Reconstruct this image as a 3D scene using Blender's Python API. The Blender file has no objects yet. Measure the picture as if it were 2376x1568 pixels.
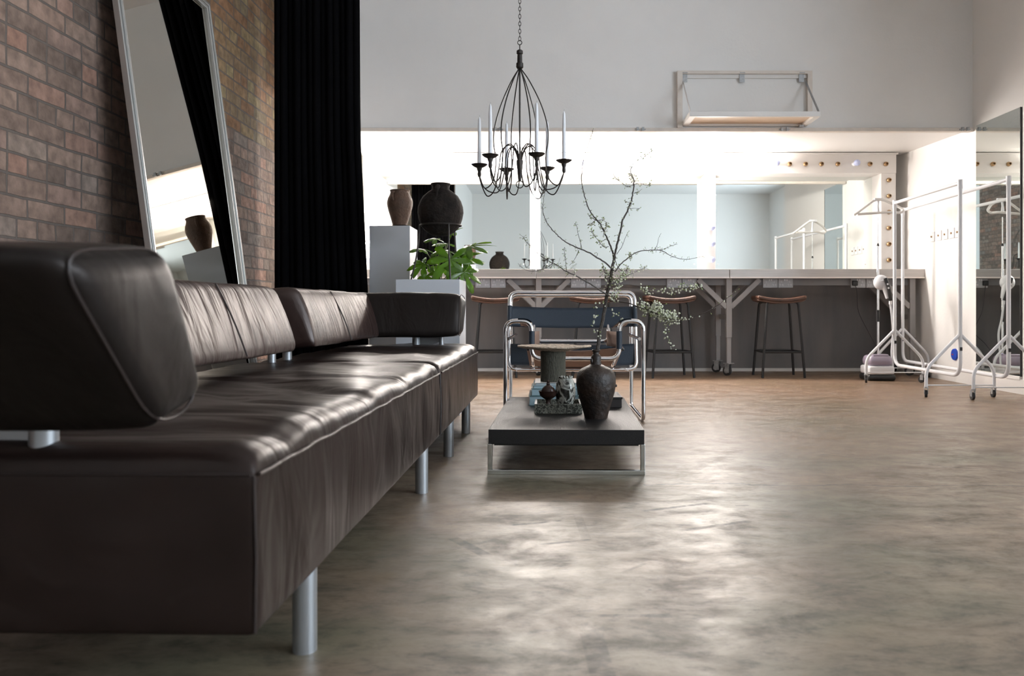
import bpy, math, random
from mathutils import Vector, Matrix, noise
random.seed(7)
PI = math.pi
C = bpy.context.scene.collection
F, VX, VY, CH = 1850.0, 1270.0, 712.0, 0.647      # focal length in pixels, vanishing point, eye height

def PX(px, d): return (px - VX) * d / F
def PZ(py, d): return CH + (VY - py) * d / F
def P(px, py, d): return Vector((PX(px, d), d, PZ(py, d)))

# ------------------------------------------------------------------ materials
MATS = {}
def newmat(name):
    m = bpy.data.materials.new(name); m.use_nodes = True
    nt = m.node_tree
    b = nt.nodes['Principled BSDF']
    MATS[name] = m
    return m, nt, b
def col(c): return (c[0], c[1], c[2], 1)
def N(nt, typ, **kw):
    n = nt.nodes.new(typ)
    for k, v in kw.items():
        if k.startswith('i_'):
            key = k[2:].replace('_', ' ')
            n.inputs[key].default_value = v
        else: setattr(n, k, v)
    return n
def L(nt, a, b): nt.links.new(a, b)
def simple(name, c, rough=.5, metal=0, var=0.0, vscale=8, bump=0, bscale=60, spec=.5, c2=None, coat=0, sheen=0, stretch=None):
    m, nt, b = newmat(name)
    b.inputs['Base Color'].default_value = col(c)
    b.inputs['Roughness'].default_value = rough
    b.inputs['Metallic'].default_value = metal
    b.inputs['Specular IOR Level'].default_value = spec
    b.inputs['Coat Weight'].default_value = coat
    b.inputs['Sheen Weight'].default_value = sheen
    tc = N(nt, 'ShaderNodeTexCoord')
    src = tc.outputs['Object']
    if stretch:
        mp = N(nt, 'ShaderNodeMapping'); mp.inputs['Scale'].default_value = stretch
        L(nt, src, mp.inputs['Vector']); src = mp.outputs[0]
    if var or c2:
        n = N(nt, 'ShaderNodeTexNoise'); n.inputs['Scale'].default_value = vscale
        n.inputs['Detail'].default_value = 6; n.inputs['Roughness'].default_value = .6
        L(nt, src, n.inputs['Vector'])
        r = N(nt, 'ShaderNodeValToRGB')
        a = c2 if c2 else [max(0, x * (1 - var)) for x in c]
        r.color_ramp.elements[0].position = .35; r.color_ramp.elements[1].position = .65
        r.color_ramp.elements[0].color = col(a); r.color_ramp.elements[1].color = col(c)
        L(nt, n.outputs['Fac'], r.inputs[0]); L(nt, r.outputs[0], b.inputs['Base Color'])
    if bump:
        n2 = N(nt, 'ShaderNodeTexNoise'); n2.inputs['Scale'].default_value = bscale
        n2.inputs['Detail'].default_value = 5
        L(nt, src, n2.inputs['Vector'])
        bp = N(nt, 'ShaderNodeBump'); bp.inputs['Strength'].default_value = bump
        bp.inputs['Distance'].default_value = .01
        L(nt, n2.outputs['Fac'], bp.inputs['Height']); L(nt, bp.outputs[0], b.inputs['Normal'])
    return m
def emit(name, c, s):
    m, nt, b = newmat(name)
    b.inputs['Base Color'].default_value = col(c)
    b.inputs['Emission Color'].default_value = col(c)
    b.inputs['Emission Strength'].default_value = s
    return m

BULB, WINDOW = 240.0, 8.0
simple('white_wall', (.80, .785, .765), .7, bump=.08, bscale=40)
simple('grey_wall', (.80, .79, .775), .8, var=.03, vscale=3, bump=.1, bscale=50)
simple('beige_wall', (.74, .71, .675), .75)
simple('ceiling_paint', (.85, .85, .85), .8)
simple('white_paint', (.72, .70, .68), .45)
simple('white_metal', (.74, .75, .78), .35)
simple('pedestal_white', (.60, .62, .66), .6)
simple('chrome', (.82, .82, .84), .08, metal=1)
simple('sled_chrome', (.72, .74, .72), .14, metal=1)
simple('silver_leg', (.42, .44, .46), .38, metal=.75)
simple('silver_frame', (.55, .55, .54), .32, metal=.85)
simple('steel', (.48, .45, .43), .38, metal=.6, stretch=(1, 20, 20), var=.12, vscale=4)
simple('steel_lip', (.80, .74, .70), .4, metal=.2)
simple('grey_frame', (.33, .315, .31), .55, metal=.1)
simple('grey_board', (.21, .21, .22), .7)
simple('black_metal', (.012, .012, .0125), .5)
simple('iron', (.045, .038, .034), .48, metal=.5, var=.4, vscale=60)
simple('black_plastic', (.015, .015, .016), .35)
simple('rubber', (.018, .017, .018), .6)
simple('plate_grey', (.42, .43, .45), .4)
simple('plate_white', (.80, .80, .82), .4)
simple('hole_ring', (.75, .76, .78), .4)
simple('brass', (.36, .23, .12), .35, metal=.7)
simple('galvanised', (.46, .47, .48), .5, metal=.6, var=.3, vscale=60)
simple('tan_board', (.72, .56, .42), .6, var=.08, vscale=5)
simple('cream_wood', (.72, .66, .60), .6, var=.1, vscale=12)
simple('candle_wax', (.82, .83, .86), .45)
simple('navy_leather', (.013, .025, .042), .52, bump=.25, bscale=200, spec=.6)
simple('suede', (.30, .19, .145), .75, bump=.3, bscale=120)
simple('stool_leather', (.088, .038, .022), .45, var=.45, vscale=14, bump=.15, bscale=80)
simple('stool_edge', (.11, .052, .032), .55)
simple('black_oak', (.011, .0095, .0095), .45, var=.5, vscale=6, bump=.22, bscale=20, spec=.38, stretch=(26, 1.2, 26))
simple('pot_clay', (.021, .015, .012), .85, var=.6, vscale=14, bump=1.0, bscale=40, spec=.25)
simple('jar_clay', (.12, .066, .040), .7, var=.45, vscale=10, bump=.5, bscale=60)
simple('bottle_glaze', (.030, .017, .011), .5, c2=(.009, .008, .0075), vscale=16, bump=.6, bscale=40)
simple('fibre', (.72, .58, .45), .9, var=.45, vscale=60, bump=1.0, bscale=150)
simple('lid_glaze', (.055, .028, .022), .22, var=.4, vscale=30)
simple('dark_box_wood', (.022, .018, .018), .4, var=.3, vscale=20)
simple('book_blue', (.33, .45, .50), .7, var=.1, vscale=60, stretch=(1, 1, 30))
simple('book_cover_teal', (.07, .145, .155), .5)
simple('book_cover_light', (.52, .50, .48), .5)
simple('bark', (.10, .085, .075), .7, var=.4, vscale=80, bump=.5, bscale=200)
simple('blossom', (.72, .74, .60), .6)
simple('bud_leaf', (.20, .25, .08), .6)
simple('lavender', (.33, .28, .36), .2, coat=.6)
simple('blue_plastic', (.015, .06, .42), .4)
simple('red_print', (.5, .04, .05), .5)
simple('soil', (.03, .02, .015), .9)
simple('planter_dark', (.03, .03, .032), .6)
simple('window_frame', (.6, .6, .6), .5)
simple('velvet', (.003, .0028, .0033), .95, spec=.05)
emit('bulb_lit', (1.0, .925, .865), BULB)
emit('daylight', (.80, .90, 1.0), WINDOW)
m, nt, b = newmat('bulb_glass')
b.inputs['Base Color'].default_value = (.60, .66, .92, 1); b.inputs['Roughness'].default_value = .08
b.inputs['Transmission Weight'].default_value = .25
m, nt, b = newmat('mirror')
b.inputs['Base Color'].default_value = (.84, .885, .865, 1); b.inputs['Metallic'].default_value = 1; b.inputs['Roughness'].default_value = .012
m, nt, b = newmat('mirror_warm')
b.inputs['Base Color'].default_value = (.44, .41, .36, 1); b.inputs['Metallic'].default_value = 1; b.inputs['Roughness'].default_value = .012

# leaf: partly translucent
m, nt, b = newmat('leaf')
b.inputs['Base Color'].default_value = (.085, .17, .02, 1); b.inputs['Roughness'].default_value = .26; b.inputs['Specular IOR Level'].default_value = .8
tr = N(nt, 'ShaderNodeBsdfTranslucent'); tr.inputs[0].default_value = (.36, .60, .05, 1)
mx = N(nt, 'ShaderNodeMixShader'); mx.inputs[0].default_value = .42
L(nt, b.outputs[0], mx.inputs[1]); L(nt, tr.outputs[0], mx.inputs[2])
L(nt, mx.outputs[0], nt.nodes['Material Output'].inputs[0])
simple('stem_green', (.14, .17, .05), .5)

# leather
def leather(name, c, wr=(2.2, 9, 2.2), strength=.35, rough=.36, spec=.5):
    m, nt, b = newmat(name)
    b.inputs['Roughness'].default_value = rough
    b.inputs['Specular IOR Level'].default_value = spec
    b.inputs['Specular Tint'].default_value = (1, .9, .86, 1)
    tc = N(nt, 'ShaderNodeTexCoord')
    n = N(nt, 'ShaderNodeTexNoise'); n.inputs['Scale'].default_value = 5; n.inputs['Detail'].default_value = 6
    L(nt, tc.outputs['Object'], n.inputs['Vector'])
    r = N(nt, 'ShaderNodeValToRGB')
    r.color_ramp.elements[0].position = .3; r.color_ramp.elements[1].position = .72
    r.color_ramp.elements[0].color = col([x * .72 for x in c]); r.color_ramp.elements[1].color = col([x * 1.25 for x in c])
    L(nt, n.outputs['Fac'], r.inputs[0]); L(nt, r.outputs[0], b.inputs['Base Color'])
    mp = N(nt, 'ShaderNodeMapping'); mp.inputs['Scale'].default_value = wr
    L(nt, tc.outputs['Object'], mp.inputs['Vector'])
    n1 = N(nt, 'ShaderNodeTexNoise'); n1.inputs['Scale'].default_value = 2.0; n1.inputs['Detail'].default_value = 3
    n1.inputs['Distortion'].default_value = 1.1
    L(nt, mp.outputs[0], n1.inputs['Vector'])
    n2 = N(nt, 'ShaderNodeTexNoise'); n2.inputs['Scale'].default_value = 260; n2.inputs['Detail'].default_value = 2
    L(nt, tc.outputs['Object'], n2.inputs['Vector'])
    b1 = N(nt, 'ShaderNodeBump'); b1.inputs['Strength'].default_value = strength; b1.inputs['Distance'].default_value = .03
    b2 = N(nt, 'ShaderNodeBump'); b2.inputs['Strength'].default_value = .10; b2.inputs['Distance'].default_value = .002
    L(nt, n1.outputs['Fac'], b1.inputs['Height']); L(nt, n2.outputs['Fac'], b2.inputs['Height'])
    L(nt, b1.outputs[0], b2.inputs['Normal']); L(nt, b2.outputs[0], b.inputs['Normal'])
    return m
LC = (.0175, .0105, .0088)
leather('leather_seat', LC, (1.0, 2.8, 1.2), .42, .38, .32)  # one leather, three tones: shade put into seat colour, more into arm's
leather('leather_back', (.030, .0155, .0130), (1.6, 8, 1.2), .42, .42, .8)  # lighter copy, vanity light on the backrests put into its colour
leather('leather_arm', (.010, .0078, .007), (4, 2.5, 1.5), .22, .42, .28)
simple('seam_leather', (.025, .016, .014), .5)

# brick
m, nt, b = newmat('brick')
b.inputs['Roughness'].default_value = .85; b.inputs['Specular IOR Level'].default_value = .25
tc = N(nt, 'ShaderNodeTexCoord')
sp = N(nt, 'ShaderNodeSeparateXYZ'); L(nt, tc.outputs['Object'], sp.inputs[0])
dn = N(nt, 'ShaderNodeTexNoise'); dn.inputs['Scale'].default_value = 6; L(nt, tc.outputs['Object'], dn.inputs['Vector'])
dm = N(nt, 'ShaderNodeMath', operation='MULTIPLY_ADD'); dm.inputs[1].default_value = .012; L(nt, dn.outputs['Fac'], dm.inputs[0]); L(nt, sp.outputs['Z'], dm.inputs[2])
dm2 = N(nt, 'ShaderNodeMath', operation='MULTIPLY_ADD'); dm2.inputs[1].default_value = .02; L(nt, dn.outputs['Fac'], dm2.inputs[0]); L(nt, sp.outputs['Y'], dm2.inputs[2])
cb = N(nt, 'ShaderNodeCombineXYZ'); L(nt, dm2.outputs[0], cb.inputs[0]); L(nt, dm.outputs[0], cb.inputs[1])
bt = N(nt, 'ShaderNodeTexBrick', offset=.5, offset_frequency=2, squash=.5, squash_frequency=3)
L(nt, cb.outputs[0], bt.inputs['Vector'])
bt.inputs['Scale'].default_value = 1; bt.inputs['Mortar Size'].default_value = .0055; bt.inputs['Mortar Smooth'].default_value = .25
bt.inputs['Brick Width'].default_value = .225; bt.inputs['Row Height'].default_value = .075; bt.inputs['Bias'].default_value = -.1
bt.inputs['Color1'].default_value = (.0, .0, .0, 1); bt.inputs['Color2'].default_value = (1, 1, 1, 1); bt.inputs['Mortar'].default_value = (.5, .5, .5, 1)
rp = N(nt, 'ShaderNodeValToRGB')
els = rp.color_ramp.elements
els[0].position = 0; els[0].color = (.145, .105, .085, 1); els[1].position = 1; els[1].color = (.29, .205, .155, 1)
for p_, c_ in ((.25, (.21, .145, .115, 1)), (.5, (.235, .165, .13, 1)), (.62, (.27, .155, .115, 1)), (.8, (.185, .15, .13, 1))):
    e = els.new(p_); e.color = c_
L(nt, bt.outputs['Color'], rp.inputs[0])
# yellow stock bricks in the upper part of the far end
rp2 = N(nt, 'ShaderNodeValToRGB'); e2 = rp2.color_ramp.elements
e2[0].color = (.17, .13, .08, 1); e2[1].color = (.24, .20, .11, 1); e = e2.new(.5); e.color = (.20, .11, .06, 1)
L(nt, bt.outputs['Color'], rp2.inputs[0])
ya = N(nt, 'ShaderNodeMath', operation='GREATER_THAN'); ya.inputs[1].default_value = 4.2; L(nt, sp.outputs['Y'], ya.inputs[0])
za = N(nt, 'ShaderNodeMath', operation='GREATER_THAN'); za.inputs[1].default_value = 1.72; L(nt, sp.outputs['Z'], za.inputs[0])
ym = N(nt, 'ShaderNodeMath', operation='MULTIPLY'); L(nt, ya.outputs[0], ym.inputs[0]); L(nt, za.outputs[0], ym.inputs[1])
mxc = N(nt, 'ShaderNodeMixRGB'); L(nt, ym.outputs[0], mxc.inputs[0]); L(nt, rp.outputs[0], mxc.inputs[1]); L(nt, rp2.outputs[0], mxc.inputs[2])
gn = N(nt, 'ShaderNodeTexNoise'); gn.inputs['Scale'].default_value = 22; gn.inputs['Detail'].default_value = 8; L(nt, tc.outputs['Object'], gn.inputs['Vector'])
gm = N(nt, 'ShaderNodeMixRGB', blend_type='OVERLAY'); gm.inputs[0].default_value = .8; L(nt, mxc.outputs[0], gm.inputs[1]); L(nt, gn.outputs['Fac'], gm.inputs[2])
mm = N(nt, 'ShaderNodeMixRGB'); mm.inputs[2].default_value = (.12, .10, .088, 1); L(nt, bt.outputs['Fac'], mm.inputs[0]); L(nt, gm.outputs[0], mm.inputs[1])
L(nt, mm.outputs[0], b.inputs['Base Color'])
hm = N(nt, 'ShaderNodeMath', operation='MULTIPLY_ADD'); hm.inputs[1].default_value = -.9; L(nt, bt.outputs['Fac'], hm.inputs[0]); L(nt, gn.outputs['Fac'], hm.inputs[2])
bp = N(nt, 'ShaderNodeBump'); bp.inputs['Strength'].default_value = .8; bp.inputs['Distance'].default_value = .012
L(nt, hm.outputs[0], bp.inputs['Height']); L(nt, bp.outputs[0], b.inputs['Normal'])

# streaked concrete of the wall under the counter
m, nt, b = newmat('lower_wall')
b.inputs['Roughness'].default_value = .6
tc = N(nt, 'ShaderNodeTexCoord'); mp = N(nt, 'ShaderNodeMapping'); mp.inputs['Scale'].default_value = (3.2, 1, .55)
L(nt, tc.outputs['Object'], mp.inputs[0])
n = N(nt, 'ShaderNodeTexNoise'); n.inputs['Scale'].default_value = 1.6; n.inputs['Detail'].default_value = 7; L(nt, mp.outputs[0], n.inputs['Vector'])
r = N(nt, 'ShaderNodeValToRGB'); r.color_ramp.elements[0].position = .32; r.color_ramp.elements[1].position = .7
r.color_ramp.elements[0].color = (.135, .135, .14, 1); r.color_ramp.elements[1].color = (.215, .195, .19, 1)
L(nt, n.outputs['Fac'], r.inputs[0]); L(nt, r.outputs[0], b.inputs['Base Color'])

# green veined marble (tray, small jar), ridged stone (stand)
def marble(name, dark, vein, scale, thr=.06, rough=.18):
    m, nt, b = newmat(name); b.inputs['Roughness'].default_value = rough
    tc = N(nt, 'ShaderNodeTexCoord')
    n = N(nt, 'ShaderNodeTexNoise'); n.inputs['Scale'].default_value = scale; n.inputs['Detail'].default_value = 5; n.inputs['Distortion'].default_value = 1.6
    L(nt, tc.outputs['Object'], n.inputs['Vector'])
    s = N(nt, 'ShaderNodeMath', operation='SUBTRACT'); s.inputs[1].default_value = .5; L(nt, n.outputs['Fac'], s.inputs[0])
    a = N(nt, 'ShaderNodeMath', operation='ABSOLUTE'); L(nt, s.outputs[0], a.inputs[0])
    r = N(nt, 'ShaderNodeValToRGB'); r.color_ramp.elements[0].position = .0; r.color_ramp.elements[1].position = thr
    r.color_ramp.elements[0].color = col(vein); r.color_ramp.elements[1].color = col(dark)
    L(nt, a.outputs[0], r.inputs[0]); L(nt, r.outputs[0], b.inputs['Base Color'])
marble('green_marble', (.026, .027, .021), (.30, .31, .26), 55, .085, .3)
marble('jar_marble', (.022, .021, .018), (.50, .51, .46), 15, .085, .12)
m = simple('ridged_stone', (.095, .090, .066), .8, var=.5, vscale=20, bump=1.0, bscale=11, stretch=(20, 20, 4))

# polished concrete floor with tape marks, stains and cracks
m, nt, b = newmat('floor_concrete')
geo = N(nt, 'ShaderNodeNewGeometry'); pos = geo.outputs['Position']
def noise_fac(scale, detail=6, vec=None, rough=.6, dist=0):
    n = N(nt, 'ShaderNodeTexNoise'); n.inputs['Scale'].default_value = scale; n.inputs['Detail'].default_value = detail
    n.inputs['Roughness'].default_value = rough; n.inputs['Distortion'].default_value = dist
    L(nt, vec or pos, n.inputs['Vector']); return n.outputs['Fac']
def ramp(fac, stops):
    r = N(nt, 'ShaderNodeValToRGB')
    e = r.color_ramp.elements
    e[0].position, e[0].color = stops[0][0], col(stops[0][1]); e[1].position, e[1].color = stops[-1][0], col(stops[-1][1])
    for p_, c_ in stops[1:-1]:
        x = e.new(p_); x.color = col(c_)
    L(nt, fac, r.inputs[0]); return r.outputs[0]
def math_(op, a, b_=None, clamp=False):
    n = N(nt, 'ShaderNodeMath', operation=op); n.use_clamp = clamp
    for i, v in enumerate((a, b_)):
        if v is None: continue
        if isinstance(v, (int, float)): n.inputs[i].default_value = v
        else: L(nt, v, n.inputs[i])
    return n.outputs[0]
def mixc(f, a, c, bt_='MIX'):
    n = N(nt, 'ShaderNodeMixRGB', blend_type=bt_)
    for i, v in enumerate((f, a, c)):
        if isinstance(v, (int, float)): n.inputs[i].default_value = v
        elif isinstance(v, tuple): n.inputs[i].default_value = col(v)
        else: L(nt, v, n.inputs[i])
    return n.outputs[0]
mpn = N(nt, 'ShaderNodeMapping'); mpn.inputs['Scale'].default_value = (1.0, 1.6, 1); L(nt, pos, mpn.inputs[0])
big = noise_fac(.9, 5, mpn.outputs[0], .55)
mid = noise_fac(5.0, 9, mpn.outputs[0], .72, .3)
c0 = ramp(big, [(.32, (.122, .118, .078)), (.5, (.185, .143, .102)), (.68, (.240, .168, .118))])
fine = noise_fac(17.0, 8, mpn.outputs[0], .75, .2)
c1 = mixc(.9, c0, ramp(mid, [(.34, (.24, .25, .24)), (.5, (.50, .50, .50)), (.66, (.66, .64, .62))]), 'OVERLAY')
c1 = mixc(.6, c1, ramp(fine, [(.36, (.16, .16, .16)), (.48, (.50, .50, .50)), (.7, (.62, .61, .60))]), 'OVERLAY')
# warmer tone towards the counter
sx = N(nt, 'ShaderNodeSeparateXYZ'); L(nt, pos, sx.inputs[0])
far = math_('MULTIPLY', math_('SUBTRACT', sx.outputs['Y'], 2.6), .33, True)
c2 = mixc(far, c1, mixc(.6, c1, (.23, .14, .085)))
marks = None
def seg(p0, p1, w, amt):
    global marks
    d0 = CH * F / (p0[1] - VY); d1 = CH * F / (p1[1] - VY)
    a = Vector((PX(p0[0], d0), d0)); e = Vector((PX(p1[0], d1), d1))
    cen = (a + e) / 2; v = e - a; ang = math.atan2(v.y, v.x)
    mp = N(nt, 'ShaderNodeMapping', vector_type='TEXTURE'); mp.inputs['Location'].default_value = (cen.x, cen.y, 0)
    mp.inputs['Rotation'].default_value = (0, 0, ang); mp.inputs['Scale'].default_value = (v.length / 2, w / 2, 1)
    L(nt, pos, mp.inputs[0])
    s = N(nt, 'ShaderNodeSeparateXYZ'); L(nt, mp.outputs[0], s.inputs[0])
    mxx = math_('MAXIMUM', math_('ABSOLUTE', s.outputs['X']), math_('ABSOLUTE', s.outputs['Y']))
    f = math_('MULTIPLY', math_('MULTIPLY', math_('SUBTRACT', 1.0, mxx), 6.0, True), min(1, amt*1.7))
    marks = f if marks is None else math_('MAXIMUM', marks, f)
for p0, p1, w, amt in (((1486, 1186), (1648, 1167), .022, .55), ((1572, 1232), (1745, 1208), .022, .5), ((1180, 1219), (1308, 1207), .018, .45),
                       ((1250, 1263), (1385, 1250), .018, .42), ((1047, 1246), (1132, 1290), .035, .4), ((1040, 1276), (1150, 1252), .02, .22),
                       ((1338, 1190), (1362, 1254), .03, .2), ((1120, 1196), (1345, 1193), .012, .22), ((1380, 1428), (1562, 1428), .016, .4), ((1500, 1429), (1560, 1428), .026, .35),
                       ((1372, 1466), (1402, 1580), .05, .32), ((1705, 1173), (1738, 1172), .018, .35), ((1440, 1330), (1500, 1306), .012, .25), ((1330, 1236), (1385, 1232), .01, .25)):
    seg(p0, p1, w, amt)
brk = ramp(noise_fac(30, 6), [(.35, (.2, .2, .2)), (.6, (1, 1, 1))])
mk = mixc(1.0, marks, brk, 'MULTIPLY')
c3 = mixc(mk, c2, (.035, .036, .036))
# dark specks
spk = N(nt, 'ShaderNodeTexVoronoi'); spk.inputs['Scale'].default_value = 3.2; L(nt, pos, spk.inputs['Vector'])
spf = math_('LESS_THAN', spk.outputs['Distance'], .035)
c4 = mixc(math_('MULTIPLY', spf, .6), c3, (.05, .05, .045))
# cracks
ds = noise_fac(1.6, 6)
cx = math_('ADD', sx.outputs['Y'], math_('MULTIPLY', ds, .28))
cr1 = math_('MULTIPLY', math_('LESS_THAN', math_('ABSOLUTE', math_('SUBTRACT', cx, 3.04)), .005), math_('GREATER_THAN', sx.outputs['X'], .35))
dg = math_('ADD', math_('MULTIPLY', sx.outputs['X'], .62), math_('ADD', sx.outputs['Y'], math_('MULTIPLY', ds, .2)))
cr2 = math_('MULTIPLY', math_('LESS_THAN', math_('ABSOLUTE', math_('SUBTRACT', dg, 4.35)), .0045), math_('GREATER_THAN', sx.outputs['X'], 1.2))
c5 = mixc(math_('MULTIPLY', math_('MAXIMUM', cr1, cr2), .85), c4, (.04, .035, .03))
L(nt, c5, b.inputs['Base Color'])
rg = ramp(mid, [(.36, (.52, .52, .52)), (.62, (.29, .29, .29))])
rg = mixc(math_('MULTIPLY', mk, .6), rg, (.6, .6, .6))
L(nt, rg, b.inputs['Roughness']); b.inputs['Specular IOR Level'].default_value = .62
bp = N(nt, 'ShaderNodeBump'); bp.inputs['Strength'].default_value = .22; bp.inputs['Distance'].default_value = .01
L(nt, mid, bp.inputs['Height']); L(nt, bp.outputs[0], b.inputs['Normal'])

# ------------------------------------------------------------------ mesh helpers
class MB:
    def __init__(s): s.v = []; s.f = []
    def add(s, vs, fs):
        o = len(s.v); s.v += [Vector(x) for x in vs]; s.f += [tuple(i + o for i in f) for f in fs]; return s
    def box(s, lo, hi, M=None):
        x0, y0, z0 = lo; x1, y1, z1 = hi
        vs = [Vector(p) for p in ((x0,y0,z0),(x1,y0,z0),(x1,y1,z0),(x0,y1,z0),(x0,y0,z1),(x1,y0,z1),(x1,y1,z1),(x0,y1,z1))]
        if M: vs = [M @ p for p in vs]
        return s.add(vs, [(0,3,2,1),(4,5,6,7),(0,1,5,4),(1,2,6,5),(2,3,7,6),(3,0,4,7)])
    def bar(s, a, b, w, t, up=(0,0,1)):
        a = Vector(a); b = Vector(b); d = (b - a).normalized(); u = Vector(up)
        sd = d.cross(u)
        if sd.length < 1e-4: sd = d.cross(Vector((0,1,0)))
        sd.normalize(); u = sd.cross(d).normalized()
        vs = []
        for p in (a, b):
            for i, j in ((-1,-1),(1,-1),(1,1),(-1,1)): vs.append(p + sd * (w/2*i) + u * (t/2*j))
        return s.add(vs, [(3,2,1,0),(4,5,6,7),(0,1,5,4),(1,2,6,5),(2,3,7,6),(3,0,4,7)])
    def tube(s, pts, r, n=10, closed=False, cap=True):
        pts = [Vector(p) for p in pts]; m = len(pts)
        rr = r if isinstance(r, (list, tuple)) else [r] * m
        tang = []
        for i in range(m):
            if closed: t = pts[(i+1) % m] - pts[i-1]
            else: t = pts[min(i+1, m-1)] - pts[max(i-1, 0)]
            tang.append(t.normalized() if t.length > 1e-9 else Vector((0,0,1)))
        ref = Vector((0,0,1)) if abs(tang[0].z) < .9 else Vector((1,0,0))
        nrm = tang[0].cross(ref).normalized()
        vs = []
        for i in range(m):
            nrm = (nrm - tang[i] * nrm.dot(tang[i]))
            nrm = nrm.normalized() if nrm.length > 1e-6 else tang[i].orthogonal().normalized()
            bn = tang[i].cross(nrm)
            for k in range(n):
                a = 2*PI*k/n; vs.append(pts[i] + (nrm*math.cos(a) + bn*math.sin(a)) * rr[i])
        fs = []
        for i in range(m if closed else m-1):
            j = (i+1) % m
            for k in range(n):
                l = (k+1) % n; fs.append((i*n+k, i*n+l, j*n+l, j*n+k))
        if cap and not closed:
            fs.append(tuple(range(n-1, -1, -1))); fs.append(tuple((m-1)*n + k for k in range(n)))
        return s.add(vs, fs)
    def cyl(s, a, b, r, r2=None, n=20): return s.tube([a, b], [r, r if r2 is None else r2], n)
    def lathe(s, prof, c=(0,0,0), n=32, wob=None):
        c = Vector(c); vs = []; m = len(prof)
        for i, (r, z) in enumerate(prof):
            for k in range(n):
                a = 2*PI*k/n; q = r
                if wob: q = r * (1 + wob(a, z))
                vs.append(c + Vector((q*math.cos(a), q*math.sin(a), z)))
        fs = []
        for i in range(m-1):
            for k in range(n):
                l = (k+1) % n; fs.append((i*n+k, i*n+l, (i+1)*n+l, (i+1)*n+k))
        if prof[0][0] > 1e-6: fs.append(tuple(range(n-1, -1, -1)))
        if prof[-1][0] > 1e-6: fs.append(tuple((m-1)*n+k for k in range(n)))
        return s.add(vs, fs)
    def sphere(s, c, r, nu=10, nv=7, sc=(1,1,1)):
        c = Vector(c); vs = [c + Vector((0,0,-r*sc[2]))]; fs = []
        for i in range(1, nv):
            t = PI*i/nv - PI/2
            for k in range(nu):
                a = 2*PI*k/nu; vs.append(c + Vector((r*sc[0]*math.cos(t)*math.cos(a), r*sc[1]*math.cos(t)*math.sin(a), r*sc[2]*math.sin(t))))
        vs.append(c + Vector((0,0,r*sc[2]))); top = len(vs)-1
        for k in range(nu):
            l = (k+1) % nu; fs.append((0, 1+l, 1+k)); fs.append((top, 1+(nv-2)*nu+k, 1+(nv-2)*nu+l))
            for i in range(nv-2): fs.append((1+i*nu+k, 1+i*nu+l, 1+(i+1)*nu+l, 1+(i+1)*nu+k))
        return s.add(vs, fs)
    def torus(s, c, R_, r, axis='z', n=28, k=8, sc=(1,1)):
        c = Vector(c); pts = []
        for i in range(n):
            a = 2*PI*i/n; u, v = R_*math.cos(a)*sc[0], R_*math.sin(a)*sc[1]
            pts.append(c + Vector({'z': (u, v, 0), 'y': (u, 0, v), 'x': (0, u, v)}[axis]))
        return s.tube(pts, r, k, closed=True)
    def rbox(s, lo, hi, r, seg=.06, fn=None, rs=3):
        lo = Vector(lo); hi = Vector(hi); c = (lo+hi)/2; h = (hi-lo)/2
        def co(hh):
            e = [-hh + r*(1-math.cos(PI/2*i/rs)) for i in range(rs+1)]
            ln = 2*(hh-r); m = max(1, int(round(ln/seg)))
            midp = [-hh+r+ln*i/m for i in range(1, m)]
            return e + midp + [-x for x in reversed(e)]
        cs = [co(h[i]) for i in range(3)]
        idx = {}; vs = []; fs = []
        def vert(p):
            k = (round(p[0], 5), round(p[1], 5), round(p[2], 5))
            if k not in idx:
                q = Vector([max(-(h[i]-r), min(h[i]-r, p[i])) for i in range(3)])
                d = Vector(p) - q
                if d.length > 1e-9: d = d.normalized() * r
                w = q + d + c
                if fn: w = fn(w)
                idx[k] = len(vs); vs.append(w)
            return idx[k]
        for ax in range(3):
            u, v = (ax+1) % 3, (ax+2) % 3
            for sg in (-1, 1):
                for i in range(len(cs[u])-1):
                    for j in range(len(cs[v])-1):
                        q = []
                        for (a, b_) in ((i,j),(i+1,j),(i+1,j+1),(i,j+1)):
                            p = [0,0,0]; p[ax] = sg*h[ax]; p[u] = cs[u][a]; p[v] = cs[v][b_]; q.append(vert(p))
                        fs.append(tuple(q) if sg > 0 else tuple(reversed(q)))
        return s.add(vs, fs)
    def grid(s, fn, nu, nv):
        vs = [fn(i/nu, j/nv) for j in range(nv+1) for i in range(nu+1)]
        fs = [(j*(nu+1)+i, j*(nu+1)+i+1, (j+1)*(nu+1)+i+1, (j+1)*(nu+1)+i) for j in range(nv) for i in range(nu)]
        return s.add(vs, fs)
    def build(s, name, mat, parent=None, off=(0,0,0), smooth=True, bevel=0, solid=0, sub=0):
        off = Vector(off)
        me = bpy.data.meshes.new(name)
        me.from_pydata([p - off for p in s.v], [], s.f); me.update()
        o = bpy.data.objects.new(name, me); C.objects.link(o)
        me.materials.append(MATS[mat] if isinstance(mat, str) else mat)
        if smooth:
            me.polygons.foreach_set('use_smooth', [True] * len(me.polygons))
            try: me.set_sharp_from_angle(angle=math.radians(38))
            except Exception: pass
        if parent is not None: o.parent = parent
        else: o.location = off
        if solid:
            md = o.modifiers.new('thick', 'SOLIDIFY'); md.thickness = solid; md.offset = 0
        if bevel:
            md = o.modifiers.new('bevel', 'BEVEL'); md.width = bevel; md.segments = 2; md.limit_method = 'ANGLE'
        if sub:
            md = o.modifiers.new('sub', 'SUBSURF'); md.levels = sub; md.render_levels = sub
        return o
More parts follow.
